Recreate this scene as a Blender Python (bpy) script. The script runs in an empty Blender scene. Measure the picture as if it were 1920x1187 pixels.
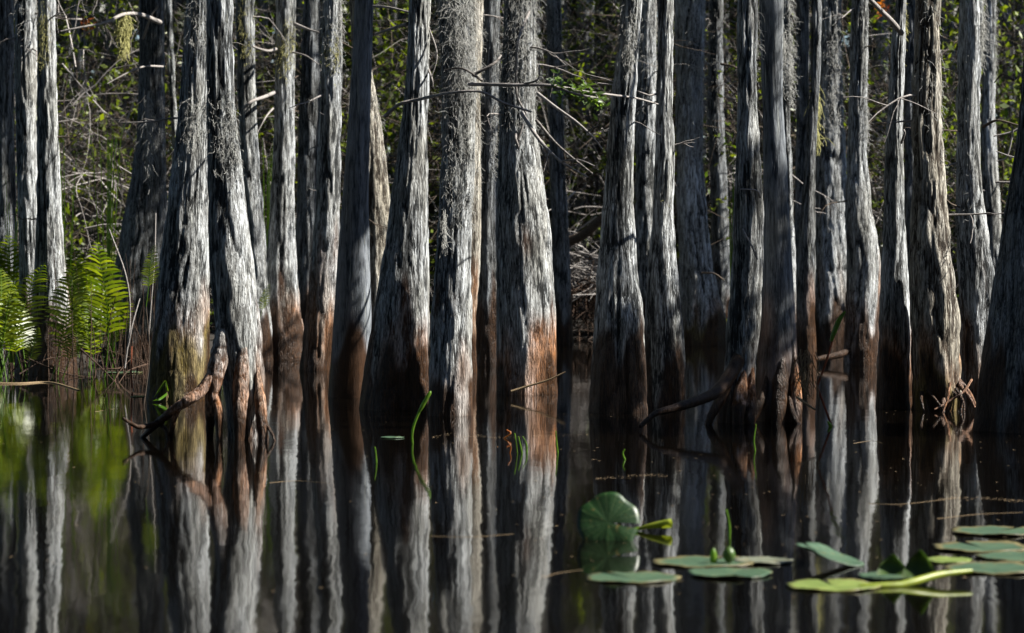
import bpy, math, random
import numpy as np

# ------------------------------------------------------------------ camera, world, sun, exposure
F, HY, CAMH = 5600.0, 440.0, 1.0          # focal length in photo pixels, horizon row, eye height (kayak)
scene = bpy.context.scene
col = scene.collection
cam_d = bpy.data.cameras.new("camera")
cam = bpy.data.objects.new("camera", cam_d)
col.objects.link(cam)
cam.location = (0, 0, CAMH)
cam.rotation_euler = (math.radians(90), 0, 0)
cam_d.sensor_width = 36.0
cam_d.lens = F / 1920 * 36
cam_d.shift_y = -(593.5 - HY) / 1920
cam_d.clip_end = 2000
cam_d.dof.use_dof = True
cam_d.dof.focus_distance = 17.0
cam_d.dof.aperture_fstop = 4.6
scene.camera = cam

SUN_TH, SUN_EL = math.radians(4), math.radians(42)     # sun to the right, a little behind the camera
SUN = np.array([math.cos(SUN_TH) * math.cos(SUN_EL), -math.sin(SUN_TH) * math.cos(SUN_EL), math.sin(SUN_EL)])
world = bpy.data.worlds.new("World")
scene.world = world
world.use_nodes = True
nt = world.node_tree
sky = nt.nodes.new("ShaderNodeTexSky")
sky.sky_type = 'NISHITA'
sky.sun_disc = False
sky.sun_elevation = SUN_EL
sky.ozone_density = 5.0
sky.dust_density = 0.3
sky.sun_rotation = math.radians(94)
nt.links.new(sky.outputs[0], nt.nodes["Background"].inputs[0])
nt.nodes["Background"].inputs[1].default_value = 0.05
sd = bpy.data.lights.new("sun", 'SUN')
sd.energy = 5.0
sd.angle = math.radians(0.55)
sd.color = (1.0, 0.955, 0.87)
so = bpy.data.objects.new("sun", sd)
col.objects.link(so)
from mathutils import Vector
so.rotation_euler = Vector(-SUN).to_track_quat('-Z', 'Y').to_euler()
scene.view_settings.view_transform = 'Standard'
scene.view_settings.look = 'None'
scene.view_settings.exposure = 1.6
scene.view_settings.gamma = 1.0
scene.render.engine = 'CYCLES'
scene.cycles.max_bounces = 6
scene.cycles.transparent_max_bounces = 4

# ------------------------------------------------------------------ helpers
rng = np.random.default_rng(11)
random.seed(5)

def px(x, y, d):
    """photo pixel at distance d -> world point"""
    return np.array([(x - 960) / F * d, d, CAMH - (y - HY) / F * d])

def dist_of(y):
    """distance at which the water plane shows at photo row y"""
    return F * CAMH / (y - HY)

class MB:
    """collects vertices and faces of ONE mesh"""
    def __init__(s):
        s.v, s.f, s.m, s.n, s.att = [], [], [], 0, {}
    def add(s, v, f, mi=0):
        v = np.asarray(v, float).reshape(-1, 3)
        f = np.asarray(f, np.int64)
        s.v.append(v); s.f.append(f + s.n); s.m.append(np.full(len(f), mi)); s.n += len(v)
    def mesh(s, name, mats, smooth=True):
        me = bpy.data.meshes.new(name)
        V = np.concatenate(s.v)
        me.vertices.add(len(V)); me.vertices.foreach_set("co", V.astype(np.float32).ravel())
        lv, st, mi, k = [], [], [], 0
        for f, m in zip(s.f, s.m):
            w = f.shape[1]
            lv.append(f.ravel()); st.append(k + np.arange(len(f)) * w); mi.append(m); k += f.size
        me.loops.add(k); me.loops.foreach_set("vertex_index", np.concatenate(lv).astype(np.int32))
        st = np.concatenate(st); me.polygons.add(len(st))
        me.polygons.foreach_set("loop_start", st.astype(np.int32))
        me.polygons.foreach_set("material_index", np.concatenate(mi).astype(np.int32))
        me.polygons.foreach_set("use_smooth", np.full(len(st), smooth))
        for k2, a in s.att.items():
            at = me.attributes.new(k2, 'FLOAT', 'POINT'); at.data.foreach_set("value", np.asarray(a, np.float32))
        for m in (mats if isinstance(mats, (list, tuple)) else [mats]):
            me.materials.append(m)
        me.update(calc_edges=True); me.validate()
        return me
    def build(s, name, mats, parent=None, smooth=True):
        return link(name, s.mesh(name, mats, smooth), parent)

def link(name, me, parent=None, loc=None):
    o = bpy.data.objects.new(name, me)
    col.objects.link(o)
    if parent is not None:
        o.parent = parent
        if loc is None: o.location = -Vector(parent.location)      # meshes are built in world space
    if loc is not None: o.location = loc
    return o

def tag(o, label, cat, group=None, kind=None):
    if label: o['label'] = label
    if cat: o['category'] = cat
    if group: o['group'] = group
    if kind: o['kind'] = kind
    return o

def structure(o):
    o['kind'] = 'structure'; return o

def thing(name, label, cat, loc, group=None):
    o = bpy.data.objects.new(name, None)
    col.objects.link(o)
    o.location = loc; o.empty_display_size = .1
    return tag(o, label, cat, group)

def copy_tree(o, loc, rz, sc=1.0, label=None):
    r = o.copy(); col.objects.link(r)
    r.location = loc; r.rotation_euler = (0, 0, rz); r.scale = (sc, sc, sc)
    if label: r['label'] = label
    for c in list(o.children):
        k = c.copy(); col.objects.link(k); k.parent = r
    return r

def rootify(o, name, label, cat, group=None):
    """make a mesh that was built in world space turn about its own base"""
    return tag(o, label, cat, group)

def tube(mb, P, R, n=6, mi=0):
    P = np.asarray(P, float); R = np.broadcast_to(np.asarray(R, float), (len(P),))
    t = np.gradient(P, axis=0); t /= np.linalg.norm(t, axis=1)[:, None] + 1e-9
    ref = np.array([0, 0, 1.0]) if abs(t[:, 2]).mean() < .8 else np.array([0.3, 1.0, 0])
    a = np.cross(t, ref); a /= np.linalg.norm(a, axis=1)[:, None] + 1e-9
    b = np.cross(t, a)
    th = np.arange(n) * 2 * np.pi / n
    V = P[:, None] + R[:, None, None] * (np.cos(th)[None, :, None] * a[:, None] + np.sin(th)[None, :, None] * b[:, None])
    i = np.arange(len(P) - 1)[:, None] * n; j = np.arange(n)[None]; j2 = (j + 1) % n
    q = np.stack([i + j, i + j2, i + n + j2, i + n + j], -1).reshape(-1, 4)
    mb.add(V, q, mi)

def smooth_line(P, n=8):
    """Catmull-Rom through the points"""
    P = np.asarray(P, float)
    if len(P) < 3:
        t = np.linspace(0, 1, n)[:, None]; return P[0] * (1 - t) + P[-1] * t
    Q = np.vstack([2 * P[0] - P[1], P, 2 * P[-1] - P[-2]]); out = []
    for i in range(1, len(Q) - 2):
        t = np.linspace(0, 1, n, endpoint=False)[:, None]
        p0, p1, p2, p3 = Q[i - 1], Q[i], Q[i + 1], Q[i + 2]
        out.append(.5 * ((2 * p1) + (-p0 + p2) * t + (2 * p0 - 5 * p1 + 4 * p2 - p3) * t ** 2 + (-p0 + 3 * p1 - 3 * p2 + p3) * t ** 3))
    out.append(P[-1:]); return np.vstack(out)

def wobble(P, amp, r=None):
    r = r or rng
    P = np.array(P, float); P[1:] += r.normal(0, amp, (len(P) - 1, 3)); return P

def limb(mb, P, r0, r1, n=6, mi=0, k=7):
    L = smooth_line(P, k); tube(mb, L, np.linspace(r0, r1, len(L)), n, mi)

def vnoise(r, ntc, th, z):
    """value noise, periodic in th (0..1), z in lattice units"""
    nzc = int(z.max()) + 4
    z = z - z.min() if z.min() < 0 else z
    g = r.random((ntc, nzc + 3))
    u = (th % 1.0) * ntc; i = np.floor(u).astype(int); fu = u - i; fu = fu * fu * (3 - 2 * fu)
    j = np.floor(z).astype(int); fv = z - j; fv = fv * fv * (3 - 2 * fv)
    i0, i1 = i % ntc, (i + 1) % ntc; j = np.clip(j, 0, nzc)
    return (g[i0, j] * (1 - fu) + g[i1, j] * fu) * (1 - fv) + (g[i0, j + 1] * (1 - fu) + g[i1, j + 1] * fu) * fv

# ------------------------------------------------------------------ materials
def new_mat(name):
    m = bpy.data.materials.new(name); m.use_nodes = True
    return m, m.node_tree, m.node_tree.nodes["Principled BSDF"]

def N(t, kind, **kw):
    n = t.nodes.new(kind)
    for k, v in kw.items(): setattr(n, k, v)
    return n

def noise(t, scale, detail=4, rough=.55, vec=None):
    n = N(t, "ShaderNodeTexNoise"); n.inputs["Scale"].default_value = scale
    n.inputs["Detail"].default_value = detail; n.inputs["Roughness"].default_value = rough
    if vec is not None: t.links.new(vec, n.inputs["Vector"])
    return n.outputs["Fac"]

def ramp(t, fac, stops):
    n = N(t, "ShaderNodeValToRGB"); e = n.color_ramp.elements
    while len(e) < len(stops): e.new(.5)
    for q, (p, c) in zip(e, stops): q.position = p; q.color = (*c, 1) if len(c) == 3 else c
    t.links.new(fac, n.inputs[0]); return n.outputs[0]

def mixc(t, fac, a, b, mode='MIX'):
    n = N(t, "ShaderNodeMix", data_type='RGBA', blend_type=mode)
    for s, v in ((n.inputs[0], fac), (n.inputs[6], a), (n.inputs[7], b)):
        if hasattr(v, 'links'): t.links.new(v, s)
        else: s.default_value = v if isinstance(v, (int, float)) else ((*v, 1) if len(v) == 3 else v)
    return n.outputs[2]

def mth(t, op, a, b=0.0, clamp=False):
    n = N(t, "ShaderNodeMath", operation=op, use_clamp=clamp)
    for s, v in ((n.inputs[0], a), (n.inputs[1], b)):
        if hasattr(v, 'links'): t.links.new(v, s)
        else: s.default_value = v
    return n.outputs[0]

def attr(t, name):
    n = N(t, "ShaderNodeAttribute", attribute_name=name); return n.outputs["Fac"]

def stretched(t, sx, sy, sz):
    tc = N(t, "ShaderNodeTexCoord"); mp = N(t, "ShaderNodeMapping")
    mp.inputs["Scale"].default_value = (sx, sy, sz)
    t.links.new(tc.outputs["Object"], mp.inputs["Vector"]); return mp.outputs[0]

def bark_material(name, light=(.585, .615, .635), dark=(.072, .080, .086), bump=.012, smooth=0.0):
    m, t, b = new_mat(name)
    v = stretched(t, 1, 1, .10)
    fine = noise(t, 120, 4, .7, v)
    mid = noise(t, 26, 4, .6, v)
    big = noise(t, 5, 3, .5, stretched(t, 1, 1, .35))
    crack = attr(t, "crack")
    f = mth(t, 'ADD', mth(t, 'MULTIPLY', crack, 1.0), mth(t, 'MULTIPLY', mth(t, 'SUBTRACT', fine, .5), 2.2))
    f = mth(t, 'ADD', f, mth(t, 'MULTIPLY', mth(t, 'SUBTRACT', mid, .5), .8))
    c = ramp(t, f, [(.08, tuple(.5 * x for x in dark)), (.24, dark), (.42, tuple(.62 * x for x in light)), (.85, light)])
    c = mixc(t, ramp(t, big, [(.42, (0, 0, 0)), (.66, (1, 1, 1))]), c, mixc(t, .75, c, (.62, .58, .50), 'MULTIPLY'))
    ln = noise(t, 52, 3, .6, stretched(t, 1, 1, .085)); ln2 = noise(t, 105, 2, .6, stretched(t, 1, 1, .12))
    l1 = mth(t, 'MULTIPLY', mth(t, 'ABSOLUTE', mth(t, 'SUBTRACT', ln, .5)), 12.0, True)
    l2 = mth(t, 'MULTIPLY', mth(t, 'ABSOLUTE', mth(t, 'SUBTRACT', ln2, .5)), 12.0, True)
    lines = mth(t, 'MULTIPLY', l1, mth(t, 'ADD', mth(t, 'MULTIPLY', l2, .6), .4))
    lich = noise(t, 17, 4, .7)
    c = mixc(t, ramp(t, lich, [(.60, (0, 0, 0)), (.70, (.55, .55, .55))]), c, (.50, .52, .47))
    red = mixc(t, fine, (.15, .052, .012), (.52, .20, .048))
    red = mixc(t, .55, red, mixc(t, crack, (.05, .017, .005), (.60, .24, .06)), 'MIX')
    c = mixc(t, mth(t, 'MULTIPLY', attr(t, "stain"), ramp(t, noise(t, 9, 4, .65, stretched(t, 1, 1, .3)), [(.30, (.35, .35, .35)), (.52, (1, 1, 1))])), c, red)
    alg = mixc(t, fine, (.07, .05, .008), (.22, .17, .03))
    c = mixc(t, attr(t, "algae"), c, alg)
    wet = mixc(t, fine, (.008, .004, .002), (.075, .030, .007))  # wet film, also darkened to carry the shade at the bases
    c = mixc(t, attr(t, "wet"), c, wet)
    c = mixc(t, lines, mixc(t, (.35 if smooth else 1.0), c, (.24, .23, .22), 'MULTIPLY'), c)
    t.links.new(c, b.inputs["Base Color"])
    r = N(t, "ShaderNodeMapRange"); t.links.new(attr(t, "wet"), r.inputs[0])
    r.inputs[3].default_value = .9; r.inputs[4].default_value = .45
    t.links.new(r.outputs[0], b.inputs["Roughness"])
    b.inputs["Specular IOR Level"].default_value = .25
    bp = N(t, "ShaderNodeBump"); bp.inputs["Strength"].default_value = .6 if not smooth else .4
    bp.inputs["Distance"].default_value = bump
    hgt = mth(t, 'ADD', mth(t, 'ADD', mth(t, 'MULTIPLY', fine, .5), mth(t, 'MULTIPLY', mid, .7)), mth(t, 'MULTIPLY', lines, .8))
    t.links.new(hgt, bp.inputs["Height"]); t.links.new(bp.outputs[0], b.inputs["Normal"])
    return m

def leaf_material(name, c0, c1, trans=.45, gloss=.45):
    m, t, b = new_mat(name)
    g = N(t, "ShaderNodeNewGeometry")
    c = ramp(t, g.outputs["Random Per Island"], [(0, c0), (1, c1)])
    tc = N(t, "ShaderNodeTexCoord")
    c = mixc(t, 1.0, c, ramp(t, noise(t, 22, 4, .6, tc.outputs["Object"]), [(.30, (.62, .55, .45)), (.5, (1, 1, 1)), (.72, (1.25, 1.1, .7))]), 'MULTIPLY')
    t.links.new(c, b.inputs["Base Color"]); b.inputs["Roughness"].default_value = gloss
    tr = N(t, "ShaderNodeBsdfTranslucent")
    t.links.new(mixc(t, 1.0, c, (1.5, 1.5, .7), 'MULTIPLY'), tr.inputs[0])
    mx = N(t, "ShaderNodeMixShader"); mx.inputs[0].default_value = trans
    t.links.new(b.outputs[0], mx.inputs[1]); t.links.new(tr.outputs[0], mx.inputs[2])
    t.links.new(mx.outputs[0], t.nodes["Material Output"].inputs[0]); return m

def wood_material(name, c0, c1, scale=30, rough=.85):
    m, t, b = new_mat(name)
    g = N(t, "ShaderNodeNewGeometry")
    f = mth(t, 'ADD', mth(t, 'MULTIPLY', noise(t, scale, 4, .6), .75), mth(t, 'MULTIPLY', g.outputs["Random Per Island"], .3))
    t.links.new(ramp(t, f, [(.3, c0), (.75, c1)]), b.inputs["Base Color"])
    b.inputs["Roughness"].default_value = rough; b.inputs["Specular IOR Level"].default_value = .2
    bp = N(t, "ShaderNodeBump"); bp.inputs["Distance"].default_value = .004
    t.links.new(noise(t, scale * 3, 4, .6), bp.inputs["Height"]); t.links.new(bp.outputs[0], b.inputs["Normal"])
    return m

M_bark = bark_material("bark_grey")  # grey bark tinted blue to put cool shade into its colour
M_barkdarkshade = bark_material("bark_dark_shade", (.29, .31, .33), (.045, .05, .054))  # darker copy of the grey bark: paints shade onto the shaded trunks
M_barksmoothshade = bark_material("bark_smooth_shade", (.20, .22, .245), (.085, .097, .112), .004, 1)  # smooth bark with blue shadow painted into its colour
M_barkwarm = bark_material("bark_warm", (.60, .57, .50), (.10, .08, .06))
M_twig = wood_material("grey_twig", (.045, .038, .034), (.42, .39, .37))
M_twigdark = wood_material("brown_twig", (.025, .018, .014), (.14, .11, .085))
M_stalk = wood_material("dead_stalk", (.012, .008, .006), (.075, .045, .03))
M_moss = wood_material("grey_moss", (.22, .22, .205), (.42, .42, .40), 12)
M_mossyel = wood_material("yellow_moss", (.24, .23, .08), (.42, .40, .18), 12)
M_rootx = wood_material("root_wood", (.10, .05, .03), (.40, .22, .12), 18)
M_straw = wood_material("straw", (.10, .07, .04), (.26, .19, .11), 20)
M_redstem = wood_material("red_stem", (.10, .025, .015), (.24, .07, .03), 20)
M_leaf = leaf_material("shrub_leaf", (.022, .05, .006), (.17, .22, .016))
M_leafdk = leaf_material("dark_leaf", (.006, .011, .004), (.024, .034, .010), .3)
M_leafor = leaf_material("orange_leaf", (.30, .07, .015), (.42, .18, .03))
M_fern = leaf_material("fern_leaf", (.035, .075, .006), (.20, .255, .016), .5, .4)
M_needle = leaf_material("needle_spray", (.05, .10, .02), (.12, .20, .04))
M_grass = leaf_material("grass_blade", (.07, .17, .015), (.16, .28, .03), .5, .35)

M_yelleaf = leaf_material("yellow_leaf", (.16, .22, .025), (.26, .31, .04), .3, .4)
M_tipleaf = leaf_material("green_leaf", (.035, .08, .018), (.07, .13, .025), .3, .4)
def pad_material(name, c0, c1):
    m, t, b = new_mat(name)
    tc = N(t, "ShaderNodeTexCoord")
    n1 = noise(t, 9, 5, .6, tc.outputs["Object"])
    c = ramp(t, n1, [(.3, c0), (.7, c1)])
    c = mixc(t, ramp(t, noise(t, 42, 3, .6, tc.outputs["Object"]), [(.62, (0, 0, 0)), (.72, (.7, .7, .7))]), c, (.16, .11, .03))
    sp = N(t, "ShaderNodeSeparateXYZ"); t.links.new(tc.outputs["Object"], sp.inputs[0])
    an = mth(t, 'ADD', mth(t, 'ARCTAN2', sp.outputs[1], sp.outputs[0]), mth(t, 'MULTIPLY', mth(t, 'SUBTRACT', n1, .5), .25))
    vein = mth(t, 'MULTIPLY', mth(t, 'ABSOLUTE', mth(t, 'SINE', mth(t, 'MULTIPLY', an, 9.0))), 4.5, True)
    c = mixc(t, vein, mixc(t, .3, c, (.13, .17, .07)), c)
    edge = N(t, "ShaderNodeVectorMath", operation='LENGTH'); t.links.new(tc.outputs["Object"], edge.inputs[0])
    rim = ramp(t, mth(t, 'ADD', mth(t, 'MULTIPLY', edge.outputs["Value"], 5.0), mth(t, 'MULTIPLY', noise(t, 26, 3, .6, tc.outputs["Object"]), .35)), [(.76, (0, 0, 0)), (.88, (.7, .7, .7))])
    c = mixc(t, rim, c, (.14, .10, .035))
    t.links.new(c, b.inputs["Base Color"])
    b.inputs["Roughness"].default_value = .45
    bp = N(t, "ShaderNodeBump"); bp.inputs["Distance"].default_value = .004; bp.inputs["Strength"].default_value = .5
    t.links.new(noise(t, 30, 3, .6, tc.outputs["Object"]), bp.inputs["Height"]); t.links.new(bp.outputs[0], b.inputs["Normal"])
    return m
M_pad = pad_material("lily_pad", (.024, .056, .032), (.052, .094, .050))
M_padyel = pad_material("lily_pad_yellow", (.085, .13, .025), (.16, .205, .045))
M_padshade = pad_material("lily_pad_shade", (.004, .020, .003), (.010, .042, .006))  # dark green deepened to paint in the upright leaf's shaded back
M_padgrey = pad_material("lily_pad_pale", (.08, .10, .07), (.18, .18, .13))

# water
M_water, t, b = new_mat("dark_water")
b.inputs["Base Color"].default_value = (.0016, .0012, .0008, 1)
b.inputs["Roughness"].default_value = .045
b.inputs["IOR"].default_value = 1.33
b.inputs["Specular IOR Level"].default_value = .43
tc = N(t, "ShaderNodeTexCoord")
def mapped(sx, sy):
    mp = N(t, "ShaderNodeMapping"); mp.inputs["Scale"].default_value = (sx, sy, 1)
    t.links.new(tc.outputs["Object"], mp.inputs["Vector"]); return mp.outputs[0]
w1 = noise(t, 1.0, 2, .5, mapped(5.5, 2.2)); w2 = noise(t, 1.0, 2, .5, mapped(1.3, .45)); w3 = noise(t, 1.0, 2, .5, mapped(26, 9))
hgt = mth(t, 'ADD', mth(t, 'ADD', mth(t, 'MULTIPLY', w1, .0008), mth(t, 'MULTIPLY', w2, .0013)), mth(t, 'MULTIPLY', w3, .0002))
bp = N(t, "ShaderNodeBump"); bp.inputs["Distance"].default_value = 1.0; bp.inputs["Strength"].default_value = 1.0
t.links.new(hgt, bp.inputs["Height"]); t.links.new(bp.outputs[0], b.inputs["Normal"])

# ground
M_ground, t, b = new_mat("swamp_floor")
tc = N(t, "ShaderNodeTexCoord")
c = ramp(t, noise(t, 6, 6, .7, tc.outputs["Object"]), [(.3, (.006, .005, .004)), (.55, (.02, .014, .009)), (.75, (.05, .032, .018))])
t.links.new(c, b.inputs["Base Color"]); b.inputs["Roughness"].default_value = .9
bp = N(t, "ShaderNodeBump"); bp.inputs["Distance"].default_value = .06
t.links.new(noise(t, 14, 5, .7, tc.outputs["Object"]), bp.inputs["Height"]); t.links.new(bp.outputs[0], b.inputs["Normal"])
# ------------------------------------------------------------------ water and ground
def grid_sheet(name, mat, x0, x1, y0, y1, nx, ny, zf):
    X, Y = np.meshgrid(np.linspace(x0, x1, nx), np.linspace(y0, y1, ny))
    mb = MB(); i = np.arange(nx - 1)[None] + np.arange(ny - 1)[:, None] * nx
    mb.add(np.stack([X, Y, zf(X, Y)], -1), np.stack([i, i + 1, i + nx + 1, i + nx], -1).reshape(-1, 4))
    return structure(mb.build(name, mat))

def bank_z(X, Y):
    n = .09 * np.sin(X * 1.7 + 2 * np.sin(Y * .6)) + .06 * np.sin(X * 4.1 + Y * 2.3) + .05 * np.sin(X * 7.3 - Y * 3.1)
    far = np.clip((Y - 29.6 + 1.1 * np.sin(X * .55 + 1)) / 2.5, -1, 1) * .28
    left = np.clip(1 - np.hypot((X + 4.4) / 2.35, (Y - 26.4) / 3.6), -1, 1) * .30 - .03
    s = np.maximum(far, left) + n * .5
    return np.where(Y < 14, -1.1, np.maximum(s, -1.1)) * np.clip((Y - 13) / 3, 0, 1) - 1.1 * np.clip(1 - (Y - 13) / 3, 0, 1)

grid_sheet("ground", M_ground, -60, 60, -10, 140, 400, 500, bank_z)
far_ground = grid_sheet("terrain", M_ground, -900, 900, -900, 900, 7, 7, lambda X, Y: np.full_like(X, -1.4))
grid_sheet("water", M_water, -900, 900, -900, 900, 2, 2, lambda X, Y: np.zeros_like(X))

# ------------------------------------------------------------------ cypress trees
# key: (distance, top height, outline rows (photo y, left, right))
O = dict(
 Z0=(22.88,7.3,[(0,-10,24),(200,-10,25),(400,-8,30),(650,-20,40)]),
 A=(21.61,5.5,[(0,28,68),(200,30,68),(400,34,72),(500,38,76),(600,34,84),(690,28,88)]),
 B=(21.24,5.2,[(0,71,103),(200,70,106),(420,68,116),(520,66,124),(600,62,138),(690,56,146)]),
 C=(24.3,6.8,[(0,262,308),(150,262,308),(250,258,310),(330,248,312),(400,233,315),(500,215,318),(640,203,322)]),
 D=(28.6,6.9,[(0,309,322),(100,313,326),(200,318,331),(300,324,337),(600,330,348)]),
 E=(18.08,4.4,[(0,350,395),(200,336,393),(400,311,393),(500,300,391),(600,288,391),(700,276,392),(745,272,394)]),
 F=(14.69,5.2,[(0,387,435),(200,387,440),(300,389,454),(400,390,463),(500,392,476),(600,402,488),(700,416,496),(760,424,499),(820,428,503)]),
 G=(23.67,7.9,[(0,441,476),(200,446,479),(300,450,486),(400,456,496),(500,464,502),(660,470,512)]),
 H=(23.85,4.8,[(0,517,556),(100,515,553),(200,515,551),(300,511,552),(400,505,553),(500,498,556),(600,493,564),(672,489,577)]),
 I=(26.14,5.6,[(0,570,602),(200,561,600),(400,556,602),(600,553,618),(655,550,622)]),
 J=(22.03,7.9,[(0,605,641),(130,603,642),(200,600,640),(400,590,638),(500,581,634),(600,571,628),(688,562,626)]),
 K=(18.41,7.5,[(0,666,701),(100,661,698),(200,655,695),(300,648,692),(400,640,691),(500,632,693),(600,625,697),(700,618,691),(742,615,690)]),
 L=(22.68,7.7,[(0,655,690),(150,662,698),(200,666,710),(300,668,725),(400,672,734),(500,674,740),(680,670,748)]),
 M=(17.12,7.5,[(0,770,806),(100,765,804),(200,757,803),(300,745,803),(400,730,803),(500,715,803),(600,699,805),(700,683,805),(765,674,807)]),
 N=(16.54,4.2,[(0,822,884),(150,828,892),(300,826,890),(400,822,886),(500,815,883),(600,808,882),(700,804,882),(775,802,883)]),
 N2=(21.72,6.7,[(0,866,906),(200,862,900),(400,858,902),(500,856,899),(600,854,893),(690,856,894)]),
 O=(22.82,7.1,[(0,904,939),(200,902,935),(300,900,932),(400,897,932),(600,893,940),(690,890,945)]),
 P=(18.85,6.4,[(0,946,1006),(150,940,1004),(250,936,1006),(350,932,1021),(450,930,1035),(550,930,1040),(650,931,1042),(735,930,1043)]),
 Q=(27.25,7.9,[(0,1025,1052),(200,1028,1056),(400,1034,1064),(630,1040,1075)]),
 R=(16.84,7.3,[(0,1165,1204),(100,1158,1197),(200,1146,1190),(300,1138,1185),(400,1130,1187),(500,1122,1197),(600,1115,1207),(700,1108,1211),(770,1105,1213)]),
 S=(25.91,5.7,[(0,1200,1231),(200,1192,1229),(400,1192,1230),(600,1190,1240),(670,1188,1244)]),
 T=(17.48,7.6,[(0,1232,1262),(100,1233,1262),(200,1228,1260),(300,1228,1264),(400,1224,1262),(500,1213,1270),(600,1210,1280),(700,1209,1286),(760,1208,1288)]),
 U=(27.08,8.0,[(0,1266,1322),(200,1268,1317),(300,1269,1318),(400,1270,1325),(500,1274,1338),(580,1277,1356),(635,1278,1366)]),
 V=(28.9,7.2,[(0,1330,1356),(200,1326,1356),(400,1334,1366),(620,1330,1372)]),
 W=(15.9,7.8,[(0,1385,1420),(100,1383,1418),(200,1382,1420),(300,1378,1427),(400,1375,1431),(500,1373,1431),(600,1365,1426),(700,1359,1416),(785,1350,1408)]),
 X=(16.05,7.5,[(0,1422,1470),(200,1430,1468),(300,1432,1475),(400,1433,1480),(500,1432,1486),(600,1426,1492),(700,1420,1498),(790,1416,1502)]),
 X2=(24.57,7.9,[(0,1462,1480),(200,1464,1482),(400,1468,1488),(650,1470,1494)]),
 Y1=(27.01,6.4,[(0,1493,1518),(200,1494,1516),(400,1490,1512),(640,1486,1514)]),
 Y2=(22.65,7.8,[(0,1521,1541),(150,1519,1537),(250,1512,1531),(400,1500,1529),(500,1496,1529),(600,1494,1528),(680,1490,1532)]),
 ZZ=(26.91,7.6,[(0,1540,1578),(150,1535,1580),(300,1530,1585),(400,1526,1590),(500,1528,1595),(640,1528,1600)]),
 AA=(23.07,5.0,[(0,1598,1628),(100,1595,1627),(200,1592,1625),(300,1590,1626),(400,1585,1635),(450,1587,1645),(500,1588,1651),(600,1584,1646),(680,1580,1648)]),
 BB=(17.25,3.5,[(0,1679,1699),(60,1672,1697),(200,1665,1693),(300,1660,1693),(400,1655,1697),(500,1652,1702),(600,1648,1708),(700,1645,1711),(765,1642,1713)]),
 CC2=(26.86,5.9,[(0,1697,1720),(300,1695,1722),(640,1690,1730)]),
 CC=(17.05,7.2,[(0,1716,1763),(100,1712,1763),(200,1709,1762),(300,1710,1766),(400,1708,1775),(500,1705,1787),(600,1706,1797),(700,1712,1799),(770,1712,1803)]),
 DD=(18.82,5.1,[(0,1800,1843),(100,1798,1840),(200,1794,1838),(300,1794,1838),(400,1791,1846),(500,1796,1864),(560,1799,1868),(640,1802,1858),(735,1806,1856)]),
 EE=(26.78,6.7,[(0,1848,1868),(200,1841,1866),(300,1839,1870),(400,1845,1876),(630,1846,1890)]),
 GG=(15.27,4.4,[(0,1926,1985),(250,1908,1975),(400,1886,1968),(500,1871,1980),(600,1856,1995),(700,1842,2010),(810,1832,2020)]),
)
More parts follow.
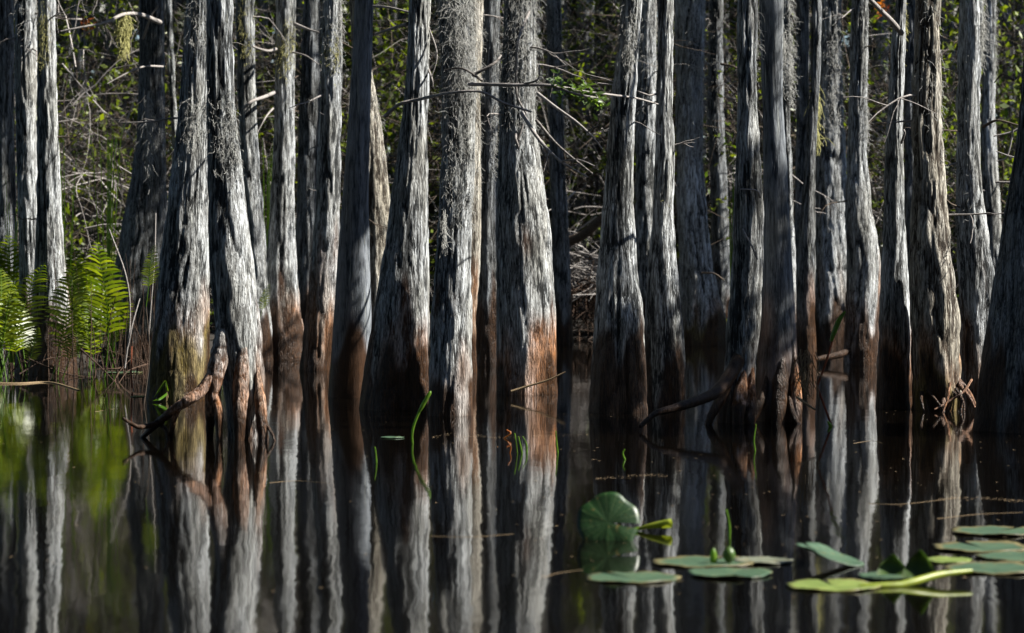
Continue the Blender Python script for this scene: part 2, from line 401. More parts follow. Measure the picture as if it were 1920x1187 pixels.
# key: (label, material, stain height, stain strength, wet and shade band height, algae height, ridge amplitude, flute amplitude)
S = dict(
 Z0=("shaded grey cypress trunk cut by the left edge of the picture", M_barkdarkshade, .4,.4,.2,0,1,.3),
 A=("pale cypress behind the ferns, left one of the close pair near the left edge", M_bark, .55,.7,.34,0,1,.6),
 B=("pale cypress behind the ferns, right one of the close pair near the left edge", M_bark, .6,.8,.32,.0,1,.8),
 C=("dark cypress with widely flared base and grey moss strand, right of the ferns", M_barkdarkshade, .3,.4,.25,0,1,1.3),
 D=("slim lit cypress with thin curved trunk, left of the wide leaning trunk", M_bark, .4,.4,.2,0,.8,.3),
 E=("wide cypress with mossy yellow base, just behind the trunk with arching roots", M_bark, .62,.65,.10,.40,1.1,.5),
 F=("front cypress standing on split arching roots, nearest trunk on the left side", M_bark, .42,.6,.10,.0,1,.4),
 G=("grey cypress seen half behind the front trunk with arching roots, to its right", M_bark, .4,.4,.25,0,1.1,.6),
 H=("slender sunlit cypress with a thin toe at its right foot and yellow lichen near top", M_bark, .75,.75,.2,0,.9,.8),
 I=("shaded grey cypress between the slender lit trunk and the tufted trunk", M_barkdarkshade, .7,.7,.25,0,1,.6),
 J=("sunlit cypress with a yellow moss tuft near its top and rusty shaded foot", M_bark, .95,.75,.22,0,1.1,.6),
 K=("smooth dark blue grey cypress leaning right, almost without bark ridges", M_barksmoothshade, .30,.35,.22,0,.22,.25),
 L=("bulging sunlit cypress seen half behind the smooth dark trunk, to its right", M_barkwarm, .5,.5,.2,0,1.1,.7),
 M=("leaning cypress with wide base in the middle, one pale sunlit stripe down it", M_bark, .5,.8,.15,0,1,.9),
 N=("front cypress with grey moss shaggy top and amber wet foot, centre of picture", M_bark, .45,.7,.17,0,1,.6),
 N2=("orange footed cypress seen as a lit edge behind the moss shaggy centre trunk", M_barkwarm, .8,.8,.15,0,.9,.5),
 O=("dark narrow cypress between the moss shaggy trunk and the thick orange footed trunk", M_barkdarkshade, .4,.5,.25,0,1,.6),
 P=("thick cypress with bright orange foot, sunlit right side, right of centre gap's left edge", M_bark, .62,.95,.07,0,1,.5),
 Q=("far shaded cypress behind the gap with the brush heap", M_barkdarkshade, .3,.3,.2,0,1,.4),
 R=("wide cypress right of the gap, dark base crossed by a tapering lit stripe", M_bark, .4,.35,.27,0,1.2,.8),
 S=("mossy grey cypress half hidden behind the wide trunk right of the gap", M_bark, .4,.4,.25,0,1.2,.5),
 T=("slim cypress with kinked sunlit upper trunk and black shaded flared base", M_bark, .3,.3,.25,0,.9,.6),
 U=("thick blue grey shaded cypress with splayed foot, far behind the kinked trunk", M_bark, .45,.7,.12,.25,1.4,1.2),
 V=("shaded far cypress right of the thick blue grey trunk", M_barkdarkshade, .4,.3,.2,0,1,.5),
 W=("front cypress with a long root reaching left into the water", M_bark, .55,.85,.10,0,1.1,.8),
 X=("front dark blue cypress with a thin lit right edge, beside the long rooted trunk", M_barksmoothshade, .38,.45,.10,0,.35,.5),
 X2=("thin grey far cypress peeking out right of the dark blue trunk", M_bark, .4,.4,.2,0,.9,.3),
 Y1=("dark greenish far cypress, left one behind the green water blade", M_barkdarkshade, .5,.4,.25,0,.8,.4),
 Y2=("narrow cypress leaning right at top, dark, between far greenish and broad ridged trunks", M_barkdarkshade, .6,.6,.22,0,.8,.5),
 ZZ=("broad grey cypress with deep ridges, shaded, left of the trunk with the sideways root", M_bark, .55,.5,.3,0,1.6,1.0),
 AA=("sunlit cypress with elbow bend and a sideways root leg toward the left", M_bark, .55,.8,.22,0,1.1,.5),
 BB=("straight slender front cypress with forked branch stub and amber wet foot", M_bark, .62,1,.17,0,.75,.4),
 CC2=("far dark cypress in the slot left of the shaggy ridged trunk", M_barkdarkshade, .4,.4,.25,0,1,.5),
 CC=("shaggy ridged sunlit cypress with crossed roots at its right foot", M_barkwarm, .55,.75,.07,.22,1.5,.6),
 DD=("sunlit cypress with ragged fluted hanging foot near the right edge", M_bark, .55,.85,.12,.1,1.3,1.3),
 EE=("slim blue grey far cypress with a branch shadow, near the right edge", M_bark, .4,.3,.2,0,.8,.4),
 GG=("big black shaded cypress base cut by the right edge of the picture", M_barkdarkshade, .35,.3,.3,0,1.0,.9),
)
def sstep(x): x = np.clip(x, 0, 1); return x * x * (3 - 2 * x)

TREE, AXIS = {}, {}
def build_trunk(k):
    d, top, rows = O[k]; lab, mat, sh, ss, wetshade_h, ah, ramp_, flu = S[k]
    o = np.array(rows, float)
    zz = CAMH - (o[:, 0] - HY) / F * d; cx = ((o[:, 1] + o[:, 2]) / 2 - 960) / F * d; rr = (o[:, 2] - o[:, 1]) / 2 / F * d
    q = np.argsort(zz); zz, cx, rr = zz[q], cx[q], rr[q]
    zt = zz[-1]
    z = np.concatenate([np.arange(-.45, zt + .15, .017 * max(1, d / 20)), np.arange(zt + .2, top, .14), [top]])
    fine = np.linspace(-.5, zt, 300)
    def curve(v):
        a = np.interp(fine, zz, v); kern = np.hanning(25); kern /= kern.sum()
        return np.interp(z, fine, np.convolve(np.pad(a, 12, mode='edge'), kern, 'valid'))
    AX, R = curve(cx), curve(rr)
    up = z > zt
    sl = (cx[-1] - np.interp(zt - 1, zz, cx))
    AX[up] = AX[np.argmax(up) - 1] + .5 * sl * (z[up] - zt); R[up] = R[np.argmax(up) - 1] * np.maximum(.4, 1 - .07 * (z[up] - zt))
    R[-1] *= .35
    r = np.random.default_rng(sum(map(ord, k)) * 7 + len(k))
    AY = d + .02 * np.sin(z * 1.3 + r.random() * 6)
    rm = rr.mean(); seg = int(np.clip(2 * np.pi * rm / (.0075 * max(1, d / 19)), 56, 190))
    th = (np.arange(seg) / seg)[None] + 0 * z[:, None]; Z = z[:, None] + 0 * th
    tw = th + .035 * Z * r.choice([-1, 1]) + .03 * (vnoise(r, 5, th, Z * 2.0 + 2) - .5) + .012 * (vnoise(r, 14, th, Z * 5 + 4) - .5)
    circ = 2 * np.pi * rm
    n1 = vnoise(r, max(7, int(circ / .036)), tw, Z * 3.8 + 3); n2 = vnoise(r, max(12, int(circ / .017)), tw, Z * 8 + 5)
    n3 = vnoise(r, max(5, int(circ / .11)), tw, Z * 1.3 + 3)
    crack = .5 * np.abs(2 * n1 - 1) ** .7 + .32 * np.abs(2 * n2 - 1) ** .8 + .30 * n3
    crack = np.clip((crack - .15) / .75, 0, 1)
    nf = max(5, int(circ / .22)); ph = r.random(3) * 6.28
    fl = (.55 * np.cos(2 * np.pi * nf * tw + ph[0] + .5 * np.sin(Z * 1.1)) + .45 * np.cos(2 * np.pi * (nf - 2) * tw + ph[1] + .4 * np.sin(Z * .9 + 1)))
    famp = flu * (.020 + .10 * np.exp(-np.maximum(Z, 0) / .42))
    lump = .05 * (vnoise(r, 4, th, Z * 2.2 + 3) - .5)
    big = 1 + famp * fl + lump
    rad = R[:, None] * big + (crack - .55) * .018 * ramp_
    P = np.stack([AX[:, None] + rad * np.cos(2 * np.pi * th), AY[:, None] - rad * np.sin(2 * np.pi * th), Z], -1)
    mb = MB(); n = seg
    i = np.arange(len(z) - 1)[:, None] * n; j = np.arange(n)[None]; j2 = (j + 1) % n
    # (angles run clockwise seen from above, so wind the faces to keep normals outward)
    mb.add(P, np.stack([i + j2, i + j, i + n + j, i + n + j2], -1).reshape(-1, 4))
    s1 = vnoise(r, max(8, int(circ / .05)), tw, Z * 3 + 3); s2 = vnoise(r, 5, th, Z * 2 + 3)
    streak = (.6 * s1 + .4 * s2 - .5)
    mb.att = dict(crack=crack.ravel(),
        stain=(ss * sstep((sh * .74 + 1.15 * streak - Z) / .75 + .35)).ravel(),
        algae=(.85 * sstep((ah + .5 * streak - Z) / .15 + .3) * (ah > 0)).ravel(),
        wet=(.95 * sstep((wetshade_h * 1.2 + .03 + .9 * streak - Z) / .14 + .5)).ravel())
    base = (float(np.interp(0, z, AX)), d, 0.0)
    t = thing("cypress_tree", lab, "tree", base)
    mb.build("trunk", mat, t)
    TREE[k] = t; AXIS[k] = (z, AX, R, d, zt, top)
    return t
for k in O: build_trunk(k)

def surf(k, z, ang):
    """point on the bark of tree k at height z; ang 0 = right, 90 = toward the camera"""
    Zs, AX, R, d, zt, top = AXIS[k]; a = math.radians(ang)
    rr = np.interp(z, Zs, R); return np.array([np.interp(z, Zs, AX) + rr * math.cos(a), d - rr * math.sin(a), z])

# ------------------------------------------------------------------ crowns (above the picture: they dapple the light)
def leaf_cloud(mb, C, n, size, r, mi=0, flat=.6):
    """n small rhombic leaves round the points C"""
    P = C[r.integers(0, len(C), n)] + r.normal(0, 1, (n, 3)) * size * 1.2
    a = r.normal(0, 1, (n, 3)); a[:, 2] *= flat; a /= np.linalg.norm(a, axis=1)[:, None]
    b = np.cross(a, r.normal(0, 1, (n, 3))); b /= np.linalg.norm(b, axis=1)[:, None]
    s = size * r.uniform(.6, 1.3, (n, 1)); w = s * .38
    V = np.stack([P - a * s, P + b * w + a * s * .1, P + a * s, P - b * w + a * s * .1], 1)
    mb.add(V, np.arange(4 * n).reshape(-1, 4), mi)

def branching(mb, p, d, L, r0, depth, r, tips, n=5, droop=.0, mi=0, spread=.7, kids=3):
    k = 5; P = [p]; dd = d / np.linalg.norm(d)
    for _ in range(k):
        dd = dd + r.normal(0, .16, 3) + np.array([0, 0, -droop]); dd /= np.linalg.norm(dd); P.append(P[-1] + dd * L / k)
    P = np.array(P); tube(mb, P, np.linspace(r0, r0 * .45, len(P)), n, mi)
    if depth == 0: tips.extend(P[2:]); return
    for c in range(kids):
        i = r.integers(2, k + 1); nd = dd + r.normal(0, spread, 3)
        branching(mb, P[i], nd, L * r.uniform(.5, .8), r0 * .5, depth - 1, r, tips, max(3, n - 1), droop, mi, spread, kids)

def crown_mesh(seed, leaves):
    r = np.random.default_rng(seed); mb = MB(); tips = []
    for q in range(4):
        a = r.random() * 6.28; zz = -r.random() * .9
        branching(mb, np.array([0, 0, zz]), np.array([math.cos(a), math.sin(a), .35]), r.uniform(.6, 1.1), .022, 2, r, tips, 5)
    leaf_cloud(mb, np.array(tips), leaves, .05, r, 1)
    return mb.mesh("crown", [M_twig, M_needle])
CROWN = [crown_mesh(40 + i, n) for i, n in enumerate((50, 90, 130))]
for i, k in enumerate(O):
    zs, AX, R, d, zt, top = AXIS[k]
    if top < 4.3 or k in ('DD', 'GG'): continue
    t = TREE[k]
    c = link("crown", CROWN[i % 3], t, loc=(AX[-1] - t.location.x, 0, top)); c.rotation_euler = (0, 0, i * 2.1)

# added unseen needle clumps on the sun's path, placed to shade chosen trunks
def shade_clump(k, z0, z1, zc, width, n, owner=None, off=0.0, size=.055):
    r = np.random.default_rng(len(k) + int(z0 * 10) + 3)
    zs, AX, R, d, zt, top = AXIS[k]
    zm = (z0 + z1) / 2; s = (zc - zm) / SUN[2]
    c = np.array([np.interp(zm, zs, AX), d, zm]) + SUN * s
    side = np.array([math.sin(SUN_TH), math.cos(SUN_TH), 0]); c = c - side * off
    n0 = n // 12
    C = c + r.uniform(-.5, .5, (n0, 1)) * side * width + np.stack([0 * np.arange(n0), 0 * np.arange(n0), 1.0 * r.uniform(-.5, .5, n0) * (z1 - z0)], -1) + SUN * r.normal(0, .25, (n0, 1))
    mb = MB(); t = TREE[owner or k]
    root = np.array([np.interp(zc, zs, AX), d, max(zt + .3, zc - .6)])
    limb(mb, wobble([root, (root + c) / 2 + [0, 0, .25], c], .05, r), .018, .009, 5)
    for e in C[::6]: limb(mb, wobble([c, (c + e) / 2 + [0, 0, .05], e], .02, r), .007, .003, 4)
    leaf_cloud(mb, C, n, size, r, 1)
    mb.build("shade_bough", [M_twig, M_needle], t)
shade_clump('GG', -.2, 2.6, 4.6, .95, 6500)
shade_clump('X', -.1, 1.3, 4.2, .20, 2000, off=-.05, size=.04)
shade_clump('K', 1.1, 2.7, 4.8, .34, 2600)
shade_clump('T', -.15, .75, 4.0, .12, 600, size=.04)
shade_clump('K', -.1, 1.1, 3.6, .05, 1500, off=.15, size=.022)
shade_clump('X', 1.35, 2.3, 4.6, .05, 1300, off=.11, size=.022)
shade_clump('R', -.1, .55, 3.2, .10, 1200, off=.115, size=.025)
shade_clump('C', 0.2, 3.2, 5.8, .5, 3200)

# ------------------------------------------------------------------ moss
def strands(mb, roots, r, L=(.05, .14), w=.0022, hang=.6, curl=.5, mi=0, segs=5):
    for p in roots:
        l = r.uniform(*L); dd = r.normal(0, 1, 3) + np.array([0, -.4, -hang]); dd /= np.linalg.norm(dd); P = [p]
        for _ in range(segs):
            dd = dd + r.normal(0, curl, 3) + np.array([0, 0, -hang * .35]); dd /= np.linalg.norm(dd); P.append(P[-1] + dd * l / segs)
        tube(mb, np.array(P), np.linspace(w, w * .6, segs + 1), 3, mi)

def fuzz(k, y0, y1, a0, a1, n, L=(.04, .11), mat=None, w=.0022, hang=1.1, name="moss"):
    r = np.random.default_rng(abs(n + int(y0)) + ord(k[0])); d = O[k][0]; w = w * .62; n = int(n * 1.7); L = (L[0] * .8, L[1] * .8)
    zs = CAMH - (r.uniform(y0, y1, n) - HY) / F * d
    cl = r.uniform(a0, a1, max(3, n // 14)); cz = r.choice(zs, len(cl)); m = r.integers(0, len(cl), n)
    clump = r.random(n) < .75
    ang = np.where(clump, cl[m] + r.normal(0, 9, n), r.uniform(a0, a1, n)); z = np.where(clump, cz[m] + r.normal(0, .07, n), zs)
    mb = MB(); strands(mb, [surf(k, b, a) for a, b in zip(ang, z)], r, L, w, hang)
    mb.build(name, mat or M_moss, TREE[k])
fuzz('N', -20, 175, 5, 175, 900, (.05, .16)); fuzz('N', 160, 420, 10, 170, 330, (.03, .09))
fuzz('P', -20, 160, 0, 170, 420, (.05, .14)); fuzz('P', 160, 300, -20, 170, 130)
fuzz('R', -10, 130, 50, 180, 300); fuzz('S', 0, 200, 0, 180, 380, (.05, .14)); fuzz('U', -10, 300, -20, 90, 420, (.05, .16), w=.003)
fuzz('E', -10, 90, 30, 180, 160, (.05, .12)); fuzz('E', 180, 260, 20, 120, 120); fuzz('F', 190, 330, 30, 160, 140, (.03, .09))
fuzz('DD', 20, 110, -40, 40, 220, (.05, .15), w=.0027); fuzz('DD', 100, 420, 60, 175, 150); fuzz('X2', -10, 180, -30, 60, 260, (.06, .18), w=.0035)
fuzz('CC', 0, 240, 0, 180, 220, (.04, .10)); fuzz('CC', 200, 330, -30, 30, 60); fuzz('ZZ', -10, 240, 0, 180, 420, (.05, .15), w=.003)
fuzz('AA', 0, 260, -20, 90, 200, (.02, .06)); fuzz('AA', 200, 250, -40, 20, 60, (.06, .14)); fuzz('L', 150, 300, 0, 60, 60)
fuzz('J', -10, 120, 0, 180, 260, (.05, .14)); fuzz('J', 88, 112, 60, 120, 240, (.03, .08), M_mossyel, .003); fuzz('J', 45, 60, 70, 110, 60, (.03, .06), M_mossyel, .003)
fuzz('H', 60, 130, 20, 160, 160, (.02, .06), M_mossyel, .003); fuzz('A', -10, 60, 0, 180, 80); fuzz('B', 20, 120, 60, 180, 120, (.02, .06), M_mossyel)
fuzz('EE', 0, 150, -30, 60, 160); fuzz('Q', 0, 200, 0, 180, 200); fuzz('V', 0, 280, 60, 180, 220); fuzz('T', 380, 450, 70, 110, 50, (.02, .05), M_mossyel)
fuzz('W', 0, 120, -20, 60, 70); fuzz('X', 60, 110, -50, 10, 70, (.05, .12)); fuzz('N2', 50, 360, -30, 30, 120); fuzz('O', 60, 330, 0, 60, 160); fuzz('BB', 40, 60, -30, 40, 60, (.02, .06), M_mossyel)
fuzz('G', 0, 120, 0, 120, 90, (.02, .06), M_mossyel); fuzz('M', -10, 100, 0, 60, 60, (.02, .05))

def hanging(name, label, cat, x, y0, y1, w, d, n, mat, wd=.003):
    r = np.random.default_rng(int(x)); mb = MB(); p0 = px(x, y0, d); L = (y1 - y0) / F * d; ww = w / F * d
    R0 = []
    for _ in range(n):
        u = r.random(); R0.append(p0 + np.array([r.normal(0, ww * .3 * (1 - .6 * u)), r.normal(0, .03), -u * L * .85]))
    strands(mb, R0, r, (.05 * L, .30 * L), wd, 1.5, .35)
    for _ in range(8):
        P = wobble([p0 + [r.normal(0, ww * .2), 0, .02], p0 + [r.normal(0, ww * .15), 0, -.5 * L], p0 + [r.normal(0, ww * .08), 0, -L]], .008, r); limb(mb, P, wd, wd * .5, 3)
    return tag(mb.build(name, mat), label, cat)
hanging("moss_beard", "yellow green beard of moss hanging from a bare branch at upper left", "moss", 232, 28, 112, 26, 22.4, 420, M_mossyel)
hanging("moss_strand", "long grey strand of moss hanging down the dark flared trunk", "moss", 279, 175, 345, 12, 23.75, 210, M_moss, .0022)
hanging("moss_strand", "grey wispy moss dangling on the left face of the centre trunk's moss shaggy bark", "moss", 833, 400, 478, 12, 15.85, 90, M_moss, .002)
hanging("moss_strand", "yellowish moss strand hanging against the narrow right leaning dark trunk", "moss", 1532, 150, 290, 7, 23.9, 120, M_mossyel, .003)

# ------------------------------------------------------------------ roots and branches that belong to trees
# roots and branches were placed against these trunks before the trunks' distances were settled: keep them on the bark
SHIFT = {'Z0': 0.18, 'A': -0.24, 'B': -0.09, 'D': 1.64, 'E': -0.1, 'F': 0.19, 'G': 0.22, 'H': 0.08, 'I': 1.89, 'J': -0.33, 'K': -0.04, 'L': -0.22, 'M': 0.21, 'N': -0.04, 'N2': -0.25, 'O': 1.51, 'P': 0.13, 'Q': -0.81, 'R': -0.06, 'S': 2.22, 'T': 0.19, 'U': -0.81, 'V': 1.01, 'W': -0.2, 'X': 0.14, 'X2': -1.24, 'Y1': 0.67, 'Y2': 1.81, 'ZZ': 0.59, 'AA': 0.06, 'BB': -0.13, 'CC2': -0.64, 'CC': 0.28, 'DD': -0.08, 'EE': -0.53, 'GG': 0.3}
def on_tree(k, pts): return [(x, y, d + SHIFT.get(k, 0)) for x, y, d in pts]
def part_limb(k, name, pts, r0, r1, mat, d=None, n=8, amp=0.0, flat=None):
    """pts: (photo x, photo y, distance)"""
    mb = MB(); P = [px(*p) for p in on_tree(k, pts)]
    limb(mb, wobble(P, amp) if amp else P, r0, r1, n, 0, 8); return mb.build(name, mat, TREE[k])

def root_limb(k, pts, r0, r1, st=.7, wet=.13, mat=None, n=22):
    """a barky root: tube with ridges and the same stain attributes"""
    L = smooth_line([px(*p) for p in on_tree(k, pts)], 14); r = np.random.default_rng(int(pts[0][0]) + int(pts[-1][1]))
    mb = MB(); rad = np.interp(np.linspace(0, 1, len(L)), np.linspace(0, 1, len(r0)), r0) if isinstance(r0, list) else np.linspace(r0, r1, len(L)); tube(mb, L, rad, n)
    V = mb.v[0].reshape(len(L), n, 3); th = np.arange(n)[None] / n + 0 * rad[:, None]; u = np.arange(len(L))[:, None] * .12 + 0 * th
    cr = np.abs(2 * vnoise(r, 9, th, u * 2 + 1) - 1) ** .7; lum = vnoise(r, 4, th, u * 1.5 + 1) - .5
    V = L[:, None] + (V - L[:, None]) * (1 + .10 * lum + .15 * (cr - .5))[..., None]; mb.v[0] = V.reshape(-1, 3)
    z = V[..., 2]
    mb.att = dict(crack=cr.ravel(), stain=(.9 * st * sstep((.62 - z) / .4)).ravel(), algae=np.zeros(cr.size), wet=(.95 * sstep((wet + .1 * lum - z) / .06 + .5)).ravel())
    return mb.build("root", mat or M_bark, TREE[k])
# front left tree: prop root from the trunk, splitting into legs
root_limb('F', [(436,520,14.46),(428,580,14.43),(417,640,14.41),(407,690,14.38),(399,735,14.36),(396,770,14.38),(394,805,14.45),(393,850,14.5)], [.018,.038,.046,.046,.038,.028,.020,.014], 0, .7)
root_limb('F', [(410,680,14.40),(396,708,14.36),(375,735,14.33),(350,752,14.31),(322,772,14.34),(292,796,14.45),(262,826,14.55)], [.02,.032,.029,.026,.023,.018,.010], 0, .8)
root_limb('F', [(306,788,14.42),(284,797,14.4),(258,800,14.35),(230,784,14.3)], .018, .007, .3, .25)
root_limb('F', [(336,764,14.34),(325,790,14.34),(320,826,14.4)], .016, .010, .9)
root_limb('F', [(300,795,14.44),(312,808,14.38),(316,830,14.36)], .012, .008, .9)
root_limb('F', [(405,740,14.36),(410,775,14.32),(412,835,14.3)], [.02,.024,.012], 0, .9)
root_limb('F', [(462,600,14.42),(456,660,14.40),(452,720,14.36),(449,780,14.32),(447,845,14.3)], [.01,.03,.04,.034,.022], 0, .9)
root_limb('F', [(482,690,14.42),(488,750,14.38),(492,800,14.34),(496,850,14.3)], [.01,.028,.028,.02], 0, .8)
root_limb('F', [(492,785,14.36),(502,800,14.33),(511,815,14.3),(518,835,14.28)], .010, .005, .5, .2)
# long rooted front tree
root_limb('W', [(1392,660,16.1),(1368,705,15.98),(1340,737,15.8),(1300,754,15.6),(1262,766,15.5),(1228,776,15.45),(1200,800,15.4)], .042, .010, .15, .6, mat=M_barkdarkshade)
root_limb('W', [(1396,690,16.06),(1388,740,16.0),(1384,785,15.95),(1381,835,15.93)], [.012,.04,.032,.02], 0, .9, .08)
root_limb('W', [(1410,690,16.06),(1408,740,16.02),(1405,785,15.98),(1404,835,15.95)], [.01,.03,.028,.02], 0, .9, .06)
root_limb('W', [(1372,715,16.05),(1350,752,15.96),(1334,780,15.92),(1322,815,15.9)], [.012,.028,.022,.012], 0, .3, .5, mat=M_barkdarkshade)
root_limb('X', [(1468,650,15.85),(1463,720,15.80),(1459,775,15.74),(1456,840,15.7)], [.012,.042,.040,.025], 0, .4, .3)
root_limb('X', [(1486,640,15.87),(1492,715,15.83),(1494,780,15.78),(1496,840,15.75)], [.010,.028,.028,.018], 0, .95, .06)
root_limb('X', [(1440,700,15.85),(1428,750,15.78),(1412,785,15.72),(1402,815,15.7)], [.012,.026,.020,.010], 0, .3, .5)
root_limb('X', [(1480,745,15.80),(1488,778,15.70),(1502,800,15.64),(1528,799,15.6)], [.010,.016,.012,.006], 0, .2, .5)
root_limb('AA', [(1624,630,23.06),(1600,652,22.96),(1576,664,22.86),(1545,671,22.75),(1512,678,22.65),(1492,696,22.6)], [.006,.024,.028,.022,.016,.010], 0, .1, 1.4, mat=M_barkdarkshade)  # root coated dark along its whole length to paint in its shade
root_limb('CC', [(1772,690,16.85),(1796,712,16.75),(1818,738,16.7),(1835,775,16.7)], 0.0202, 0.0072, .65, .0, mat=M_barkdarkshade)
root_limb('CC', [(1790,690,16.85),(1800,722,16.7),(1816,742,16.6),(1828,765,16.55)], 0.0158, 0.0072, .65, .0, mat=M_barkdarkshade)
root_limb('CC', [(1782,715,16.8),(1770,745,16.65),(1764,785,16.6)], 0.0202, 0.0101, .65, .05, mat=M_barkdarkshade)
root_limb('CC', [(1822,712,16.7),(1806,735,16.6),(1780,752,16.6),(1752,768,16.55)], 0.0072, 0.0043, .65, .0, mat=M_barkdarkshade)
root_limb('CC', [(1745,735,16.75),(1738,765,16.7),(1728,790,16.7)], 0.0216, 0.0101, .65, .3, mat=M_barkdarkshade)
root_limb('CC', [(1722,740,16.85),(1712,770,16.8),(1706,790,16.8)], 0.0180, 0.0086, .65, .3, mat=M_barkdarkshade)
rr_ = np.random.default_rng(9)
for q in range(9):                                                  # the tangle of small roots round the ridged tree's foot
    x0 = rr_.uniform(1708, 1800); x1 = x0 + rr_.normal(8, 18); dd = rr_.uniform(16.60, 16.72)
    root_limb('CC', [(x0, rr_.uniform(715, 742), dd), ((x0 + x1) / 2 + rr_.normal(0, 7), 752, dd - .05), (x1, 785, dd - .09)], rr_.uniform(.008, .014), .005, .8, rr_.choice([.02, .3]), mat=M_barkdarkshade, n=10)
root_limb('H', [(556,600,23.85),(566,640,23.8),(573,672,23.8),(580,690,23.8)], .045, .02, .8, .05)
# branches on trunks
B_ = lambda k, pts, r0, r1, mat=M_twig, amp=.01: part_limb(k, "branch", pts, r0, r1, mat, n=6, amp=amp)
B_('C', [(300,42,23.35),(262,30,22.85),(232,26,22.35),(196,44,22.15),(150,52,22.05),(112,58,22.05)], .020, .006)
B_('C', [(305,125,23.35),(270,124,22.95),(240,134,22.75),(205,155,22.65)], .010, .004)
B_('C', [(268,72,23.35),(288,30,23.15),(300,12,23.05)], .012, .005)
B_('H', [(552,45,23.7),(572,52,23.5),(597,60,23.4)], .016, .006); B_('H', [(548,98,23.7),(572,104,23.5),(600,122,23.4)], .008, .004)
B_('H', [(518,92,23.7),(498,94,23.5),(476,88,23.4)], .014, .008); B_('H', [(518,172,23.8),(495,182,23.4),(472,190,23.2),(455,205,23.2)], .017, .011, M_twig, 0)
B_('H', [(515,200,23.8),(498,222,23.4),(480,250,23.3)], .010, .004)
B_('BB', [(1690,62,17.2),(1672,40,17.0),(1650,18,16.8),(1625,-8,16.6)], .018, .012, M_twig, 0)
B_('BB', [(1690,268,17.1),(1692,252,17.0),(1691,244,17.0)], .008, .006)
B_('M', [(800,42,16.9),(820,100,16.8),(806,150,16.8)], .006, .003); B_('M', [(803,130,16.9),(808,150,16.8),(813,165,16.8)], .008, .004)
B_('K', [(700,12,18.0),(730,18,17.8),(765,27,17.7)], .009, .006); B_('M', [(764,44,16.9),(735,50,17.2),(700,66,17.6)], .010, .007)
B_('W', [(1425,370,15.8),(1412,356,15.7),(1392,360,15.6)], .006, .003); B_('W', [(1392,430,15.75),(1402,460,15.7),(1418,488,15.7)], .006, .004)
B_('P', [(990,205,18.8),(970,250,18.6),(972,275,18.6),(985,312,18.7)], .010, .007); B_('P', [(972,262,18.6),(985,235,18.6)], .009, .006)
B_('U', [(1352,120,27),(1376,128,26.8),(1390,134,26.8)], .012, .008, M_twigdark); B_('U', [(1316,512,27),(1340,516,26.8),(1352,524,26.8)], .010, .006, M_twigdark)
B_('DD', [(1843,238,18.7),(1868,225,18.6),(1910,238,18.6)], .010, .005, M_twigdark); B_('GG', [(1900,150,15),(1880,138,15.1),(1862,150,15.2)], .006, .003, M_twigdark)
B_('ZZ', [(1580,22,26.5),(1605,26,26.3)], .010, .006); B_('V', [(1345,170,28.8),(1360,190,28.5),(1375,240,28.5)], .010, .005, M_twigdark)
r_ = np.random.default_rng(77)
for k in ('A', 'B', 'E', 'G', 'J', 'N2', 'O', 'P', 'Q', 'S', 'T', 'U', 'V', 'X2', 'Y1', 'AA', 'CC', 'DD', 'EE', 'L', 'I'):
    for q in range(3):
        zs, AX, R, d, zt, top = AXIS[k]; z = r_.uniform(1.1, zt + .1); a = r_.choice([r_.uniform(-30, 50), r_.uniform(130, 210)])
        p = surf(k, z, a); out = p - np.array([np.interp(z, zs, AX), d, z]); out /= np.linalg.norm(out); L = r_.uniform(.12, .45)
        mb = MB(); tips = []
        branching(mb, p - out * .02, out + [0, -.2, r_.uniform(-.4, .5)], L, .007, 1, r_, tips, 5, .05)
        mb.build("branch", M_twig if r_.random() < .7 else M_twigdark, TREE[k])

# ------------------------------------------------------------------ dead branches lodged among the trunks
def dead_branch(label, runs, name="dead_branch", mat=M_twig):
    mb = MB()
    for pts, r0, r1 in runs: limb(mb, wobble([px(*p) for p in pts], .006), r0, r1, 6, 0, 8)
    return tag(mb.build(name, mat), label, "branch")
lb = dead_branch("long bare branch lying level across the moss shaggy trunks with green sprigs", [
    ([(880,158,15.7),(925,156,15.6),(975,160,15.55),(1032,160,15.55),(1090,172,15.6),(1145,182,15.7),(1190,188,16.2),(1235,196,16.9)], .012, .004),
    ([(1032,160,15.55),(1085,178,15.5),(1140,186,15.6)], .010, .004), ([(905,152,15.6),(870,128,15.6),(832,132,15.7)], .008, .004),
    ([(885,142,15.6),(925,118,15.6),(940,105,15.7)], .010, .005), ([(980,158,15.55),(1008,146,15.5),(1010,120,15.5)], .006, .003)])
mb = MB(); r = np.random.default_rng(4)
C = np.array([px(x, y, 15.55) for x, y in [(1040,150),(1050,160),(1060,165),(1075,158),(1085,172),(1100,178),(1112,185),(1120,182),(1045,170),(1030,152),(1095,165),(1118,192)]])
leaf_cloud(mb, C, 170, .022, r); tag(lb, None, None); o = mb.build("sprigs", M_needle); o.parent = lb
dead_branch("thin arching branch curving in front of the leaning centre trunk", [([(722,218,16.6),(750,196,16.4),(790,184,16.3),(840,172,15.6),(900,176,15.5),(950,195,15.5),(1000,212,15.5)], .011, .006)])
dead_branch("long thin bare branch slanting down right across the gap, upper one", [([(1008,175,18.6),(1040,202,18.4),(1080,228,18.3),(1110,258,18.2),(1130,280,18.2)], .011, .004), ([(1100,248,18.2),(1125,232,18.1)], .005, .003)])
dead_branch("bare branch slanting down right across the gap, lower one with fine twigs", [([(978,212,18.6),(1010,262,18.3),(1050,302,18.2),(1105,330,18.2)], .014, .005), ([(1005,225,18.5),(1050,275,18.4),(1108,328,18.3)], .010, .005), ([(1050,302,18.2),(1085,300,18.1),(1115,312,18.1)], .006, .003), ([(1030,282,18.2),(1018,320,18.1)], .005, .002)])
